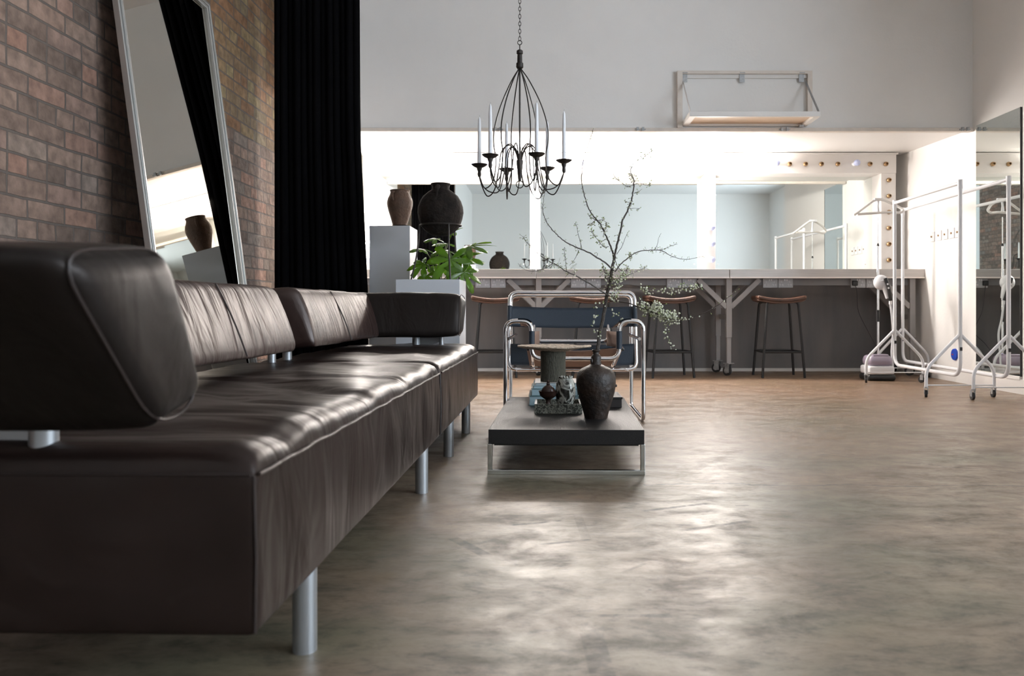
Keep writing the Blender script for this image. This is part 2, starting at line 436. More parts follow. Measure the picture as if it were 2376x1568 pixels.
def fillet(pts, r, n=6, closed=False):
    pts = [Vector(p) for p in pts]; out = []; m = len(pts)
    for i, p in enumerate(pts):
        if not closed and i in (0, m-1): out.append(p); continue
        a = pts[i-1] - p; b_ = pts[(i+1) % m] - p
        ra = min(r, a.length*.49, b_.length*.49)
        A = p + a.normalized()*ra; B = p + b_.normalized()*ra
        for k in range(n+1):
            t = k/n; out.append(A*(1-t)**2 + p*2*t*(1-t) + B*t*t)
    return out
def spline(pts, n=8):
    pts = [Vector(p) for p in pts]; out = []
    for i in range(len(pts)-1):
        p0 = pts[max(i-1, 0)]; p1 = pts[i]; p2 = pts[i+1]; p3 = pts[min(i+2, len(pts)-1)]
        for k in range(n):
            t = k/n
            out.append(.5*((2*p1) + (p2-p0)*t + (2*p0-5*p1+4*p2-p3)*t*t + (-p0+3*p1-3*p2+p3)*t**3))
    out.append(pts[-1]); return out
def tag(o, label=None, cat=None, group=None, kind=None):
    if label: o['label'] = label
    if cat: o['category'] = cat
    if group: o['group'] = group
    if kind: o['kind'] = kind
    return o
def thing(name, label, cat, loc=(0,0,0), rz=0, group=None):
    o = bpy.data.objects.new(name, None); C.objects.link(o); o.empty_display_size = .1
    o.location = loc; o.rotation_euler = (0, 0, rz)
    return tag(o, label, cat, group)
def dup(root, loc, rz=0, label=None, group=None):
    kids = [o for o in bpy.data.objects if o.parent == root]
    r = root.copy(); C.objects.link(r); r.location = loc; r.rotation_euler = (0, 0, rz)
    if label: r['label'] = label
    if group: r['group'] = group
    for ch in kids:
        gk = [o for o in bpy.data.objects if o.parent == ch]
        c = ch.copy(); C.objects.link(c); c.parent = r
        for g in gk:
            d = g.copy(); C.objects.link(d); d.parent = c
    return r
def struct(name, mb, mat, **k): return tag(mb.build(name, mat, **k), kind='structure')

# ------------------------------------------------------------------ room shell
XL, HC = -1.90, 3.50
YB, YM, YP, YH = 8.05, 8.0, 7.78, 6.60        # back wall, mirror plane, light panel front, bulkhead
YR = -4.15
XW = 3.52
def XR(y): return XW
struct('floor', MB().box((XL-.1, YR-.1, -.1), (5.7, YB+.1, 0)), 'floor_concrete', smooth=False)
struct('ceiling', MB().box((XL-.1, YR-.1, HC), (5.7, YB+.1, HC+.1)), 'ceiling_paint', smooth=False)
wl = struct('wall_left', MB().box((XL-.1, -.45, 0), (XL, 5.9, HC)), 'brick', smooth=False)
struct('wall_left_rear', MB().box((XL-.1, YR, 0), (XL, -.45, HC)), 'white_wall', smooth=False)
struct('wall_left_alcove', MB().box((XL-.1, 5.9, 0), (XL, YB, HC)), 'white_wall', smooth=False)
struct('wall_rear', MB().box((XL-.1, YR-.1, 0), (5.7, YR, HC)), 'white_wall', smooth=False)
struct('wall_back', MB().box((XL-.1, YB, .98), (XR(YB)+.1, YB+.1, HC)), 'white_wall', smooth=False)
struct('wall_back_lower', MB().box((XL-.1, YB, 0), (XR(YB)+.1, YB+.1, .98)), 'lower_wall', smooth=False)
# right wall, ending at y = 4.16 where the room widens
def prism(pts, z0, z1):
    n = len(pts)
    return MB().add([(x, y, z0) for x, y in pts] + [(x, y, z1) for x, y in pts],
        [tuple(range(n-1, -1, -1)), tuple(range(n, 2*n))] + [(i, (i+1) % n, n+(i+1) % n, n+i) for i in range(n)])
struct('wall_right', prism([(XR(4.9), 4.16), (XR(4.9)+.12, 4.16), (XR(YB)+.12, YB), (XR(YB), YB)], 0, HC), 'white_wall', smooth=False)
struct('wall_return', MB().box((XR(4.9)+.12, 4.16, 0), (5.7, 4.26, HC)), 'beige_wall', smooth=False)
struct('wall_side', MB().box((5.6, YR, 0), (5.7, 4.16, HC)), 'white_wall', smooth=False)
# bulkhead over the dressing alcove with its soffit
struct('wall_bulkhead', prism([(XL, YH), (XR(YH), YH), (XR(YH+.1), YH+.1), (XL, YH+.1)], 2.124, HC), 'grey_wall', smooth=False)
sf = MB().add([(XL, YH+.1, 2.124), (XR(YH+.1), YH+.1, 2.124), (XR(YB), YB, 2.165), (XL, YB, 2.165),
               (XL, YH+.1, 2.20), (XR(YH+.1), YH+.1, 2.20), (XR(YB), YB, 2.24), (XL, YB, 2.24)],
              [(3,2,1,0),(4,5,6,7),(0,1,5,4),(1,2,6,5),(2,3,7,6),(3,0,4,7)])
struct('ceiling_alcove', sf, 'white_paint', smooth=False)
tr = struct('trim_1', MB().box((XL+.02, YH-.03, 2.094), (XR(YH-.03)-.01, YH+.03, 2.124)), 'cream_wood', smooth=False, bevel=.004)
for px in (1155, 1486, 1821, 2240):
    x = PX(px, YH-.04)
    mb = MB()
    for s_ in (-1, 1):
        mb.box((x+s_*.022-.009, YH-.047, 2.096), (x+s_*.022+.009, YH-.03, 2.126))
    mb.box((x-.045, YH-.040, 2.104), (x+.045, YH-.03, 2.112))
    mb.build('clip', 'galvanised', tr, smooth=False)
struct('baseboard_back', MB().box((XL, YB-.02, 0), (XR(YB)-.02, YB, .03)), 'white_paint', smooth=False)
struct('baseboard_right', prism([(XW-.012, 4.2), (XW, 4.2), (XW, 6.57), (XW-.012, 6.57)], 0, .11), 'white_paint', smooth=False)
# daylight window in the side wall, out of frame on the right
wf = MB()
for z in (.75, 1.9, 3.05): wf.box((5.52, -2.3, z-.03), (5.6, 2.5, z+.03))
for y in (-2.3, -1.1, .1, 1.3, 2.5): wf.box((5.52, y-.03, .72), (5.6, y+.03, 3.08))
w1 = struct('window_1', wf, 'window_frame', smooth=False)
MB().box((5.56, -2.3, .75), (5.58, 2.5, 3.05)).build('pane', 'daylight', w1, smooth=False)

# ------------------------------------------------------------------ dressing-room light panel and bulbs
ROWZ = 2.04
panel = thing('vanity_light_panel', 'white boxed light frame with rows of round bulbs around the wall mirrors', 'light fixture', (.8, YP, 1.0))
off = panel.location
def pc(mb, name, mat, parent=panel, **k): return mb.build(name, mat, parent, off=off, **k)
ZT = 2.148
px0, px1 = PX(2080, YP), -1.80
pc(MB().box((px1, YP, 1.951), (px0, YB, ZT)), 'fascia', 'white_paint', smooth=False, bevel=.004)
pc(MB().box((px1, YP-.018, ZT-.016), (px0+.012, YP, ZT+.002)), 'top_trim', 'white_paint', smooth=False, bevel=.003)
pill = {}
for key, a, b_ in (('L', None, None), ('A', 1230, 1253), ('B', 1637, 1660.5), ('R', 2045, 2079)):
    x0, x1 = (-1.79, -1.655) if key == 'L' else (PX(a, YP), PX(b_, YP))
    pc(MB().box((x0, YP+.004, 1.003), (x1, YM if key in 'AB' else YB, 1.951)), 'pillar', 'white_paint', smooth=False, bevel=.003)
    pill[key] = (x0+x1)/2
proto_s = MB().lathe([(.021, 0), (.021, .018), (.016, .022), (.0145, .034)], n=14)
def rotY(mb, x, z, y):       # lathe axis z -> -y
    mb.v = [Vector((x + p.x, y - p.z, z + p.y)) for p in mb.v]; return mb
def socket_at(x, z, st):
    s_ = rotY(MB().lathe([(.0, 0), (.022, 0), (.022, .014), (.017, .020), (.0155, .034), (.011, .034), (.009, .012), (0, .012)], n=14), x, z, YP)
    so = pc(s_, 'bulb_socket', 'brass' if st == 'e' else 'plate_white')
    if st in 'lu':
        g = rotY(MB().lathe([(.011, .026), (.014, .036), (.023, .050), (.0295, .066), (.031, .080), (.028, .095), (.020, .106), (.010, .1115), (0, .113)], n=14), x, z, YP)
        pc(g, 'bulb', 'bulb_lit' if st == 'l' else 'bulb_glass', so)
row = {2058:'e', 2021:'e', 1984:'u', 1946:'e', 1908:'e', 1871:'e', 1834:'e', 1799:'u', 1760:'l', 1721:'u', 1684:'u', 1648:'l', 1612:'l', 1575:'l', 1538:'l',
       1502:'u', 1465:'l', 1428:'l', 1391:'l', 1354:'u', 1317:'l', 1280:'l', 1243:'l', 1206:'l', 1168:'l', 1131:'u', 1094:'u', 1057:'u', 1020:'l', 983:'l', 946:'l', 909:'l', 872:'l'}
for p_, st in row.items(): socket_at(PX(p_, YP-.03), ROWZ, st)
for key, sts in (('R', 'eeeeee'), ('A', 'llulul'), ('B', 'llluuu'), ('L', 'lululu')):
    for k, st in enumerate(sts): socket_at(pill[key], ROWZ - .156*(k+1), st)

# mirrors between the pillars
def mirror_pane(x0, x1, label):
    t = thing('vanity_mirror', label, 'mirror', ((x0+x1)/2, YM, 1.003), group='wall mirrors over the counter')
    o_ = t.location
    MB().box((x0, YM, 1.003), (x1, YM+.012, 1.951)).build('mirror_glass', 'mirror', t, off=o_, smooth=False)
    for sx_ in (x0+.07, x1-.07):
        for z in (1.075, 1.90):
            MB().sphere((sx_, YM-.002, z), .006, 8, 5, (1, .6, 1)).build('screw_cap', 'plate_white', t, off=o_)
mirror_pane(-1.655, PX(1230, YP), 'left wall mirror above the counter, reflecting the black curtain and big pot')
mirror_pane(PX(1253, YP), PX(1637, YP), 'middle wall mirror above the counter, behind the blossom branch')
mirror_pane(PX(1660.5, YP), PX(2045, YP), 'right wall mirror above the counter, reflecting the white clothes rails')

# tall mirror on the right wall
ya, yb = 5.915, 6.525
wm = thing('wall_mirror', 'tall frameless mirror panel fixed on the right wall behind the clothes rails', 'mirror', (XR(6.2), 6.2, .13))
prism([(XR(ya)-.012, ya), (XR(ya), ya), (XR(yb), yb), (XR(yb)-.012, yb)], .13, 2.13).build('mirror_glass', 'mirror', wm, off=wm.location, smooth=False)
prism([(XR(ya)-.014, ya-.005), (XR(ya), ya-.005), (XR(ya), ya), (XR(ya)-.014, ya)], .13, 2.13).build('edge_strip', 'black_metal', wm, off=wm.location, smooth=False)
prism([(XR(ya)-.018, ya), (XR(ya), ya), (XR(yb), yb), (XR(yb)-.018, yb)], .105, .132).build('bottom_rail', 'white_paint', wm, off=wm.location, smooth=False)

# ------------------------------------------------------------------ counter on wheels
YC = 7.43
ct = thing('vanity_counter', 'long dressing counter with pale metal-edged top on grey braced legs', 'counter', (.8, YC, 0))
co_ = ct.location
def cc(mb, name, mat, parent=ct, **k): return mb.build(name, mat, parent, off=co_, **k)
xs = [-1.86, PX(1244, YC), PX(1693, YC), PX(2147, YC)]
for i in range(3):
    a, e = xs[i] + (.002 if i else 0), xs[i+1] - .002
    w = cc(MB().box((a, YC, .925), (e, YP-.0 if False else YM-.005, 1.0)), 'worktop', 'steel', smooth=False, bevel=.003)
    cc(MB().box((a, YC-.006, .915), (e, YC+.05, .927)), 'edge_lip', 'steel_lip', w, smooth=False)
cc(MB().box((-1.84, YC+.10, .852), (xs[3]-.1, YC+.125, .915)), 'apron', 'grey_board', smooth=False)
def caster(mb_parent, x, y, r=.045, ang=0, fn=cc):
    M_ = Matrix.Translation((x, y, 0)) @ Matrix.Rotation(ang, 4, 'Z')
    mb = MB(); mb.box((-.04, -.035, r*2+.022), (.04, .035, r*2+.03), M_)
    mb.box((-.022, -.02, r*.6), (-.018, .03, r*2+.024), M_); mb.box((.018, -.02, r*.6), (.022, .03, r*2+.024), M_)
    f = fn(mb, 'caster_fork', 'galvanised', mb_parent, smooth=False)
    w = MB().tube([M_ @ Vector((-.013, .018, r)), M_ @ Vector((.013, .018, r))], r, 20)
    fn(w, 'wheel', 'rubber', f)
    h_ = MB().tube([M_ @ Vector((-.016, .018, r)), M_ @ Vector((.016, .018, r))], r*.55, 16)
    fn(h_, 'wheel_hub', 'galvanised', f)
def leg(x, y, depth, ang, braces=(-1, 1)):
    mb = MB().box((x-.026, y, .36), (x+.026, y+.05, .915)); mb.box((x-.020, y+.006, .115), (x+.020, y+.044, .362))
    lg = cc(mb, 'leg', 'grey_frame', smooth=False, bevel=.002)
    for s_ in braces:
        cc(MB().bar((x+s_*.02, y+.025, .645), (x+s_*.29, y+.025, .905), .035, .045), 'brace', 'grey_frame', smooth=False)
    caster(lg, x, y+.025, .045, ang)
for i, (x, y, br) in enumerate(((xs[0]+.1, YC+.06, (1,)), (PX(1250, YC+.06), YC+.06, (-1, 1)), (PX(1692, YC+.06), YC+.06, (-1, 1)), (PX(2118, YC+.06), YC+.06, (-1,)))):
    leg(x, y, 0, .3*i, br)
    yb_ = YM - .13
    xb = x + (-.02 if i < 3 else 0)
    leg(xb, yb_, 0, 1.9 - .5*i, br)
    cc(MB().box((x-.015, y+.05, .53), (x+.015, yb_, .575)), 'cross_rail', 'grey_frame', smooth=False)

# double sockets under the worktop
sk = thing('double_socket', '', 'power socket', (0, 0, 0), group='double power sockets under the counter')
fp = MB().box((-.0695, -.012, -.043), (.0695, 0, .043)).build('faceplate', 'plate_grey', sk, smooth=False, bevel=.003)
for s_ in (-1, 1):
    MB().box((s_*.010-.0055, -.017, .020), (s_*.010+.0055, -.011, .038)).build('rocker_switch', 'plate_white', sk, smooth=False, bevel=.0015)
    rg_ = MB()
    rg_.torus((s_*.038, -.0128, .012), .0055, .0016, 'y', 12, 5, (.8, 1.5))
    for q in (-.0105, .0105): rg_.torus((s_*.038+q, -.0128, -.016), .006, .0022, 'y', 12, 5)
    rg_.build('pin_holes', 'hole_ring', sk)
YS = YC + .10
pairs = [(1103, 'beside the plant leaves'), (1324, 'behind the armchair back'), (1546.5, 'right of the armchair'), (1769, 'above the rightmost stool'), (1973, 'beside the steamer')]
first = True
for pxp, where in pairs:
    for j in range(2):
        x = PX(pxp + 17.5 + 35.5*j, YS)
        extra = ' with black plug' if (pxp == 1973 and j == 0) else ''
        lab = 'grey double socket%s under the counter, %s of the pair %s' % (extra, 'right' if j else 'left', where)
        if first: sk.location = (x, YS-.001, .871); sk['label'] = lab; first = False
        else: dup(sk, (x, YS-.001, .871), 0, lab)

# power plug and its cord
pl = thing('power_plug', 'black plug with thin black cord hanging down from the socket beside the steamer', 'plug', (PX(1981, YS), YS-.012, .87))
MB().rbox((-.024, -.035, -.024), (.024, -.002, .024), .008, .02).build('plug_body', 'black_plastic', pl)
plx = pl.location
cpts = spline([(plx.x, YS-.03, .85), (PX(1984, YS), YS-.04, .80), (PX(1992, 7.5), 7.5, PZ(722, 7.5)), (PX(2012, 7.5), 7.48, PZ(768, 7.5)), (PX(2030, 7.3), 7.3, PZ(800, 7.3)), (2.98, 7.12, .14), (2.96, 7.10, .06)], 8)
MB().tube(cpts, .0028, 6).build('cord', 'black_plastic', pl, off=pl.location)

# ------------------------------------------------------------------ bar stools
def make_stool():
    t = thing('bar_stool', '', 'stool', (0, 0, 0), group='bar stools at the dressing counter')
    def seat_fn(w):
        x = w.x/.225
        k = 1 - .10*abs(w.x/.225)**2.5
        z = w.z + .030*x*x - .016 + .0*w.y
        return Vector((w.x, w.y*k, z))
    MB().rbox((-.225, -.15, .70), (.225, .15, .742), .019, .03, seat_fn).build('seat', 'stool_leather', t)
    ed = [Vector((.218*math.cos(a), .142*math.sin(a)*(1-.1*abs(math.cos(a))**2.5), .704 + .030*math.cos(a)**2 - .014)) for a in [2*PI*i/40 for i in range(40)]]
    # wide-oval trim under the cushion edge
    ed = [Vector((max(-.212, min(.212, 1.25*p.x)), max(-.137, min(.137, 1.25*p.y)), .700 + .030*(max(-.212, min(.212, 1.25*p.x))/.225)**2 - .016)) for p in ed]
    MB().tube(ed, .008, 6, closed=True).build('seat_trim', 'stool_edge', t)
    for sx_ in (-1, 1):
        for sy_ in (-1, 1):
            pts = fillet([(sx_*.09, sy_*.10, .695), (sx_*.142, sy_*.135, .690), (sx_*.193, sy_*.165, 0)], .035, 5)
            MB().tube(pts, .0115, 10).build('leg', 'black_metal', t)
    rails = MB()
    z = .235; x = .142+.051*(1-z/.69); y = .135+.03*(1-z/.69)
    for a, e in (((-x,-y),(x,-y)),((x,-y),(x,y)),((x,y),(-x,y)),((-x,y),(-x,-y))): rails.tube([(a[0], a[1], z), (e[0], e[1], z)], .010, 8)
    rails.build('foot_rail', 'black_metal', t)
    return t
st = make_stool()
spots = [(-.484, 7.42, .06, 'brown saddle-seat bar stool, leftmost of four, beside the sofa end'),
         (.43, 7.44, -.05, 'brown saddle-seat bar stool seen behind the chrome armchair back'),
         (1.13, 7.41, .10, 'brown saddle-seat bar stool just right of the armchair, behind blossoms'),
         (2.152, 7.425, 0, 'brown saddle-seat bar stool standing alone, rightmost of four')]
for i, (x, y, rz, lab) in enumerate(spots):
    if i == 0: st.location = (x, y, 0); st.rotation_euler.z = rz; st['label'] = lab
    else: dup(st, (x, y, 0), rz, lab)

# ------------------------------------------------------------------ drop-down shelf on the bulkhead
sh = thing('hatch_shelf', 'cream wooden drop-down shelf frame with tan underside, mounted high on the grey wall', 'shelf', (1.62, YH, 2.13))
so_ = sh.location
x0, x1 = PX(1582, YH), PX(1870, YH); y0 = 6.24; z0, z1 = 2.138, 2.178
fr = MB()
fr.box((x0, y0, z0), (x1, y0+.03, z1)); fr.box((x0, YH-.03, z0), (x1, YH, z1)); fr.box((x0, y0+.03, z0), (x0+.05, YH-.03, z1)); fr.box((x1-.05, y0+.03, z0), (x1, YH-.03, z1))
fr.build('shelf_frame', 'white_paint', sh, off=so_, smooth=False, bevel=.003)
MB().box((x0+.05, y0+.03, z0+.018), (x1-.05, YH-.03, z0+.028)).build('shelf_panel', 'tan_board', sh, off=so_, smooth=False)
xa, xb = PX(1570, YH), PX(1881, YH)
MB().box((xa, YH-.045, 2.12), (xa+.042, YH, 2.59)).build('side_post', 'cream_wood', sh, off=so_, smooth=False)
MB().box((xb-.038, YH-.045, 2.178), (xb, YH, 2.59)).build('side_post', 'cream_wood', sh, off=so_, smooth=False)
MB().box((xa+.042, YH-.045, 2.565), (xb-.038, YH, 2.59)).build('top_rail', 'cream_wood', sh, off=so_, smooth=False)
MB().box((xa+.042, YH-.02, 2.535), (xb-.038, YH, 2.565)).build('inner_rail', 'white_paint', sh, off=so_, smooth=False)
for a in (1583, 1716, 1854):
    xx = PX(a, YH-.03)
    MB().box((xx, YH-.028, 2.50), (xx+.042, YH-.022, 2.575)).box((xx, YH-.05, 2.570), (xx+.042, YH-.022, 2.576)).build('bracket', 'galvanised', sh, off=so_, smooth=False)
MB().bar((xa+.05, YH-.03, 2.50), (x0+.01, y0+.02, 2.178), .006, .02).build('stay', 'white_paint', sh, off=so_, smooth=False)
MB().bar((xb-.05, YH-.03, 2.50), (x1-.01, y0+.02, 2.178), .006, .02).build('stay', 'galvanised', sh, off=so_, smooth=False)
MB().box((x1-.075, YH-.07, 2.126), (x1-.04, YH-.03, 2.138)).build('latch', 'galvanised', sh, off=so_, smooth=False)

# ------------------------------------------------------------------ curtain
cu = MB()
def cf(u, v):
    z = .02 + 3.44*v
    xr = -1.205 - .052*max(0, min(1, (z-.70)/1.1)) - .006*max(0, z-1.8)
    xl = XL + .075
    x = xl + (xr-xl)*u
    amp = .020*(.8+.4*v)
    y = 5.30 + amp*math.sin(u*2*PI*13) + .012*math.sin(u*2*PI*5+1+v)
    return Vector((x + .010*math.cos(u*2*PI*13), y, z))
cu.grid(cf, 260, 14)
curt = thing('curtain', 'floor-length black pleated curtain hanging at the end of the brick wall', 'curtain', (-1.52, 5.30, 0))
cu.build('drape', 'velvet', curt, off=curt.location, solid=.006)
MB().cyl((XL+.01, 5.3, 3.468), (-1.15, 5.3, 3.468), .012).build('curtain_rod', 'black_metal', curt, off=curt.location)

# ------------------------------------------------------------------ leaning framed mirror
lm = thing('leaning_mirror', 'tall silver-framed mirror leaning against the brick wall behind the sofa', 'mirror', (-1.567, 3.87, 0))
def LMp(y, z, t=0):          # point on the tilted plane; t lifts it towards the room
    nx = Vector((1, 0, .132)).normalized()
    return Vector((-1.567 - .132*z, y, z)) + nx*t
lm_c = [(3.335, .02), (4.35, .02), (4.35, 2.30), (3.335, 2.30)]
fw = .042
def slab(y0, z0, y1, z1, t0, t1):
    vs = [LMp(y, z, t) for t in (t0, t1) for (y, z) in ((y0, z0), (y1, z0), (y1, z1), (y0, z1))]
    return vs, [(3,2,1,0),(4,5,6,7),(0,1,5,4),(1,2,6,5),(2,3,7,6),(3,0,4,7)]
fm = MB()
for (a, b_, c_, d_) in ((3.335, .02, 3.335+fw, 2.30), (4.35-fw, .02, 4.35, 2.30), (3.335+fw, 2.30-fw, 4.35-fw, 2.30), (3.335+fw, .02, 4.35-fw, .02+fw)):
    fm.add(*slab(a, b_, c_, d_, 0, .028))
for (a, b_, c_, d_) in ((3.335+.013, .03, 3.335+.026, 2.29), (4.35-.026, .03, 4.35-.013, 2.29), (3.40, 2.274, 4.335, 2.287)):
    fm.add(*slab(a, b_, c_, d_, .028, .036))
fm.build('frame', 'silver_frame', lm, off=lm.location, smooth=False, bevel=.003)
g = MB(); g.add(*slab(3.335+fw-.004, .05, 4.35-fw+.004, 2.265, .008, .014)); g.build('mirror_glass', 'mirror_warm', lm, off=lm.location, smooth=False)

# ------------------------------------------------------------------ sofa
SA = -math.atan(.015)
def nz(x, y, z, s=1): return noise.noise(Vector((x*s, y*s, z*s)))
def seat_fn_maker(y0, y1, seed):
    def fn(w):
        tx = (w.x + .44) / -.72; ty = (w.y-y0)/(y1-y0)
        top = max(0, min(1, (w.z-.36)/.05))
        front = max(0, min(1, (w.x+.48)/.04))
        endf = max(0, min(1, (y0+.05-w.y)/.04))
        dome = .018*math.sin(PI*max(0, min(1, tx)))*math.sin(PI*max(0, min(1, ty)))**.5
        ph = nz(w.x*2, w.y*2, seed)
        wr = .013*nz(w.x*1.6+seed, w.y*5+ph*2, 0) + .008*(1-abs(nz(w.x*2.4+seed, w.y*9+ph*3, 4))*2)*.5 + .003*nz(w.x*5, w.y*22, 3)
        sag = -.020*math.exp(-((ty-.42)**2/.03 + (tx-.45)**2/.05))
        R_ = .055
        def drop(s_):
            s_ = max(0, min(R_, s_)); return R_*.75*(1-math.sqrt(max(0, 1-((R_-s_)/R_)**2)))
        tz = max(0, min(1, (w.z-.149)/.276))**3
        dr = min(R_*.85, drop(-.44-w.x) + drop(w.y-y0)*(1 if y0 < 2 else .5) + drop(y1-w.y)*.5)
        z = w.z + top*(dome*.9 + wr + sag) - tz*dr*.8
        x = w.x + front*(1-top)*(.008*nz(1+seed, w.y*5+w.z*2, w.z*1.2)+.004*nz(1+seed, w.y*13+w.z*3, w.z*2) + .003)*math.sin(PI*max(0, min(1, (w.z-.149)/.24)))**.6
        y = w.y - endf*(1-top)*.004*nz(w.x*6, 2, w.z*3)
        return Vector((x, y, z))
    return fn
def wedge(axis, quad, a0, a1, inner, seed, r=.035, wr=.006):
    """a long padded bar whose cross-section is the quad (OT, IT, IB, OB) in (u, z); runs from a0 to a1 along the other axis"""
    OT, IT, IB, OB = [Vector(q) for q in quad]
    def fn(w):      # w in box: u in [0,.26], z in [0,.25], a in [a0,a1]
        u = w.x/.26; v = w.z/.25
        p = (OB*(1-u) + IB*u)*(1-v) + (OT*(1-u) + IT*u)*v
        bul = .012*math.sin(PI*max(0, min(1, v)))
        edge = max(0, min(1, (u-.7)/.3))
        e2 = max(0, min(1, (.3-u)/.3))
        k = wr*(nz(w.y*9+seed, v*1.3+w.y*2, 0) + .5*nz(w.y*21, v*2, seed))
        n_ = (IT-OT).normalized()
        p = p + Vector((n_.x, 0))*(edge*(bul+k)) - Vector((n_.x, 0))*(e2*(bul*.8+k*.5))
        p.y += .004*nz(w.y*6, u*3, seed+5)
        if axis == 'x':
            e_ = max(0, min(1, (w.y-(a1-.16))/.16)); e_ = e_*e_
            cen = (OT+IT+IB+OB)/4; p = cen + (p-cen)*(1-.085*e_)
        if axis == 'y': return Vector((p.x, w.y, p.y))
        return Vector((w.y, p.x, p.y))
    return MB().rbox((0, a0, 0), (.26, a1, .25), r, .035, fn, 4)
def sofa_module(name, label, y0, y1, legs, back, arm, posts):
    t = thing(name, label, 'sofa', (-.44, 1.2, 0), SA)
    o_ = Vector((-.44, 1.2, 0))
    def q(mb, nm, mt, par=t, **k): return mb.build(nm, mt, par, off=o_, **k)
    s_ = q(MB().rbox((-1.16, y0, .149), (-.44, y1, .432), .012, .02, seat_fn_maker(y0, y1, y0*3), 3), 'seat', 'leather_seat')
    # piping under the top roll
    pipe = [Vector((-.4365 + .002*math.sin(k*1.7), y0+.006+(y1-y0-.012)*k/40, .394 + .003*nz(0, k*.4, 1))) for k in range(41)]
    q(MB().tube(pipe, .0035, 6), 'piping', 'leather_seat', s_)
    q(MB().tube([(-.447-.69*k/20, y0-.0005, .394) for k in range(21)], .003, 6), 'piping', 'seam_leather', s_)
    q(MB().tube([(-.4405, y0+.0015, .155), (-.4385, y0+.0010, .27), (-.4425, y0+.003, .392)], .0028, 6), 'piping', 'seam_leather', s_)
    ym = (y0+y1)/2 + (.12 if y0 < 2 else -.1)
    for (yy, zz) in legs:
        q(MB().cyl((-.462, yy, 0), (-.462, yy, .16), .0225), 'leg', 'silver_leg')
        q(MB().cyl((-1.10, yy, 0), (-1.10, yy, .16), .0225), 'leg', 'silver_leg')
    b0, b1 = back
    bq = q(wedge('y', ((-1.26, .705), (-1.00, .725), (-.915, .492), (-1.03, .485)), b0, b1, 1, y0), 'backrest', 'leather_back')
    for yy in ((2.35,) if y0 < 2 else (3.535,)):
        sm = [Vector((-1.00 + .0945*k/12 + .010*math.sin(PI*k/12)+.0015, yy-.01*math.sin(PI*k/12), .716 - .215*k/12)) for k in range(13)]
        q(MB().tube(sm, .003, 5), 'seam', 'seam_leather', bq)
    # piping around the backrest end that faces the camera
    ao, ai, a_d, ax0, ax1 = arm
    if a_d < 0:     # near arm, its inner side faces +y
        quad = ((.835, .715), (1.10, .738), (1.215, .50), (1.07, .472))
    else:
        quad = ((4.45, .705), (4.20, .727), (4.125, .492), (4.24, .485))
    aq = q(wedge('x', quad, ax0, ax1, 1, y0+9, .04, .004), 'armrest', 'leather_arm')
    # piping round the end cap of the arm
    loop = []
    Q = [Vector(p) for p in quad]; cen = sum(Q, Vector((0, 0)))/4
    Q = [cen + (p-cen)*.93 for p in Q]
    rl = fillet([(ax1-.012, p.x, p.y) for p in Q], .07, 6, closed=True)
    q(MB().tube(rl, .0022, 6, closed=True), 'piping', 'seam_leather', aq)
    for (x, y, za, zb, r) in posts:
        q(MB().cyl((x, y, za), (x, y, zb), r), 'post', 'silver_leg')
    return t, q
t1, q1 = sofa_module('sofa_module', 'dark brown leather sofa unit in the foreground with the near armrest', 1.2, 3.05, ((1.503, 0), (2.78, 0)), (1.30, 2.85), (0, 0, -1, -1.22, -.512),
    [(-.787, 1.24, .40, .50, .021), (-1.06, 2.98, .36, .50, .015), (-1.06, 1.5, .36, .50, .015)])
q1(MB().box((-1.15, 1.245, .405), (-.81, 1.257, .487)), 'bracket_plate', 'silver_leg', smooth=False)
t2, q2 = sofa_module('sofa_module', 'dark brown leather sofa unit at the far end by the white plinths', 3.075, 4.47, ((3.46, 0), (4.10, 0)), (3.05, 4.32), (0, 0, 1, -1.22, -.494),
    [(-.755, 4.30, .40, .50, .021), (-.615, 4.28, .42, .50, .013), (-1.06, 3.15, .36, .50, .018)])
q2(MB().add([(-.74, 4.30, .42), (-.62, 4.29, .46), (-.62, 4.29, .49), (-.74, 4.30, .49), (-.74, 4.306, .42), (-.62, 4.296, .46), (-.62, 4.296, .49), (-.74, 4.306, .49)],
    [(0,1,2,3),(7,6,5,4),(0,4,5,1),(1,5,6,2),(2,6,7,3),(3,7,4,0)]), 'bracket_plate', 'silver_leg', smooth=False)

# ------------------------------------------------------------------ white plinths
def plinth(label, x0, x1, y0, y1, z):
    c_ = ((x0+x1)/2, (y0+y1)/2, 0)
    return tag(MB().box((x0, y0, 0), (x1, y1, z)).build('display_plinth', 'pedestal_white', None, off=c_, smooth=False, bevel=.002), label, 'plinth', 'white display plinths')
plinth('tall white plinth beside the black curtain, carrying the brown jar', PX(857, 5.38), PX(951, 5.38), 5.38, 5.69, PZ(523.5, 5.38))
ZL = PZ(648, 4.75)
plinth('lower white plinth behind the sofa end, under the big dark pot', PX(918, 4.75), PX(1066.5, 4.75), 4.75, 5.11, ZL)

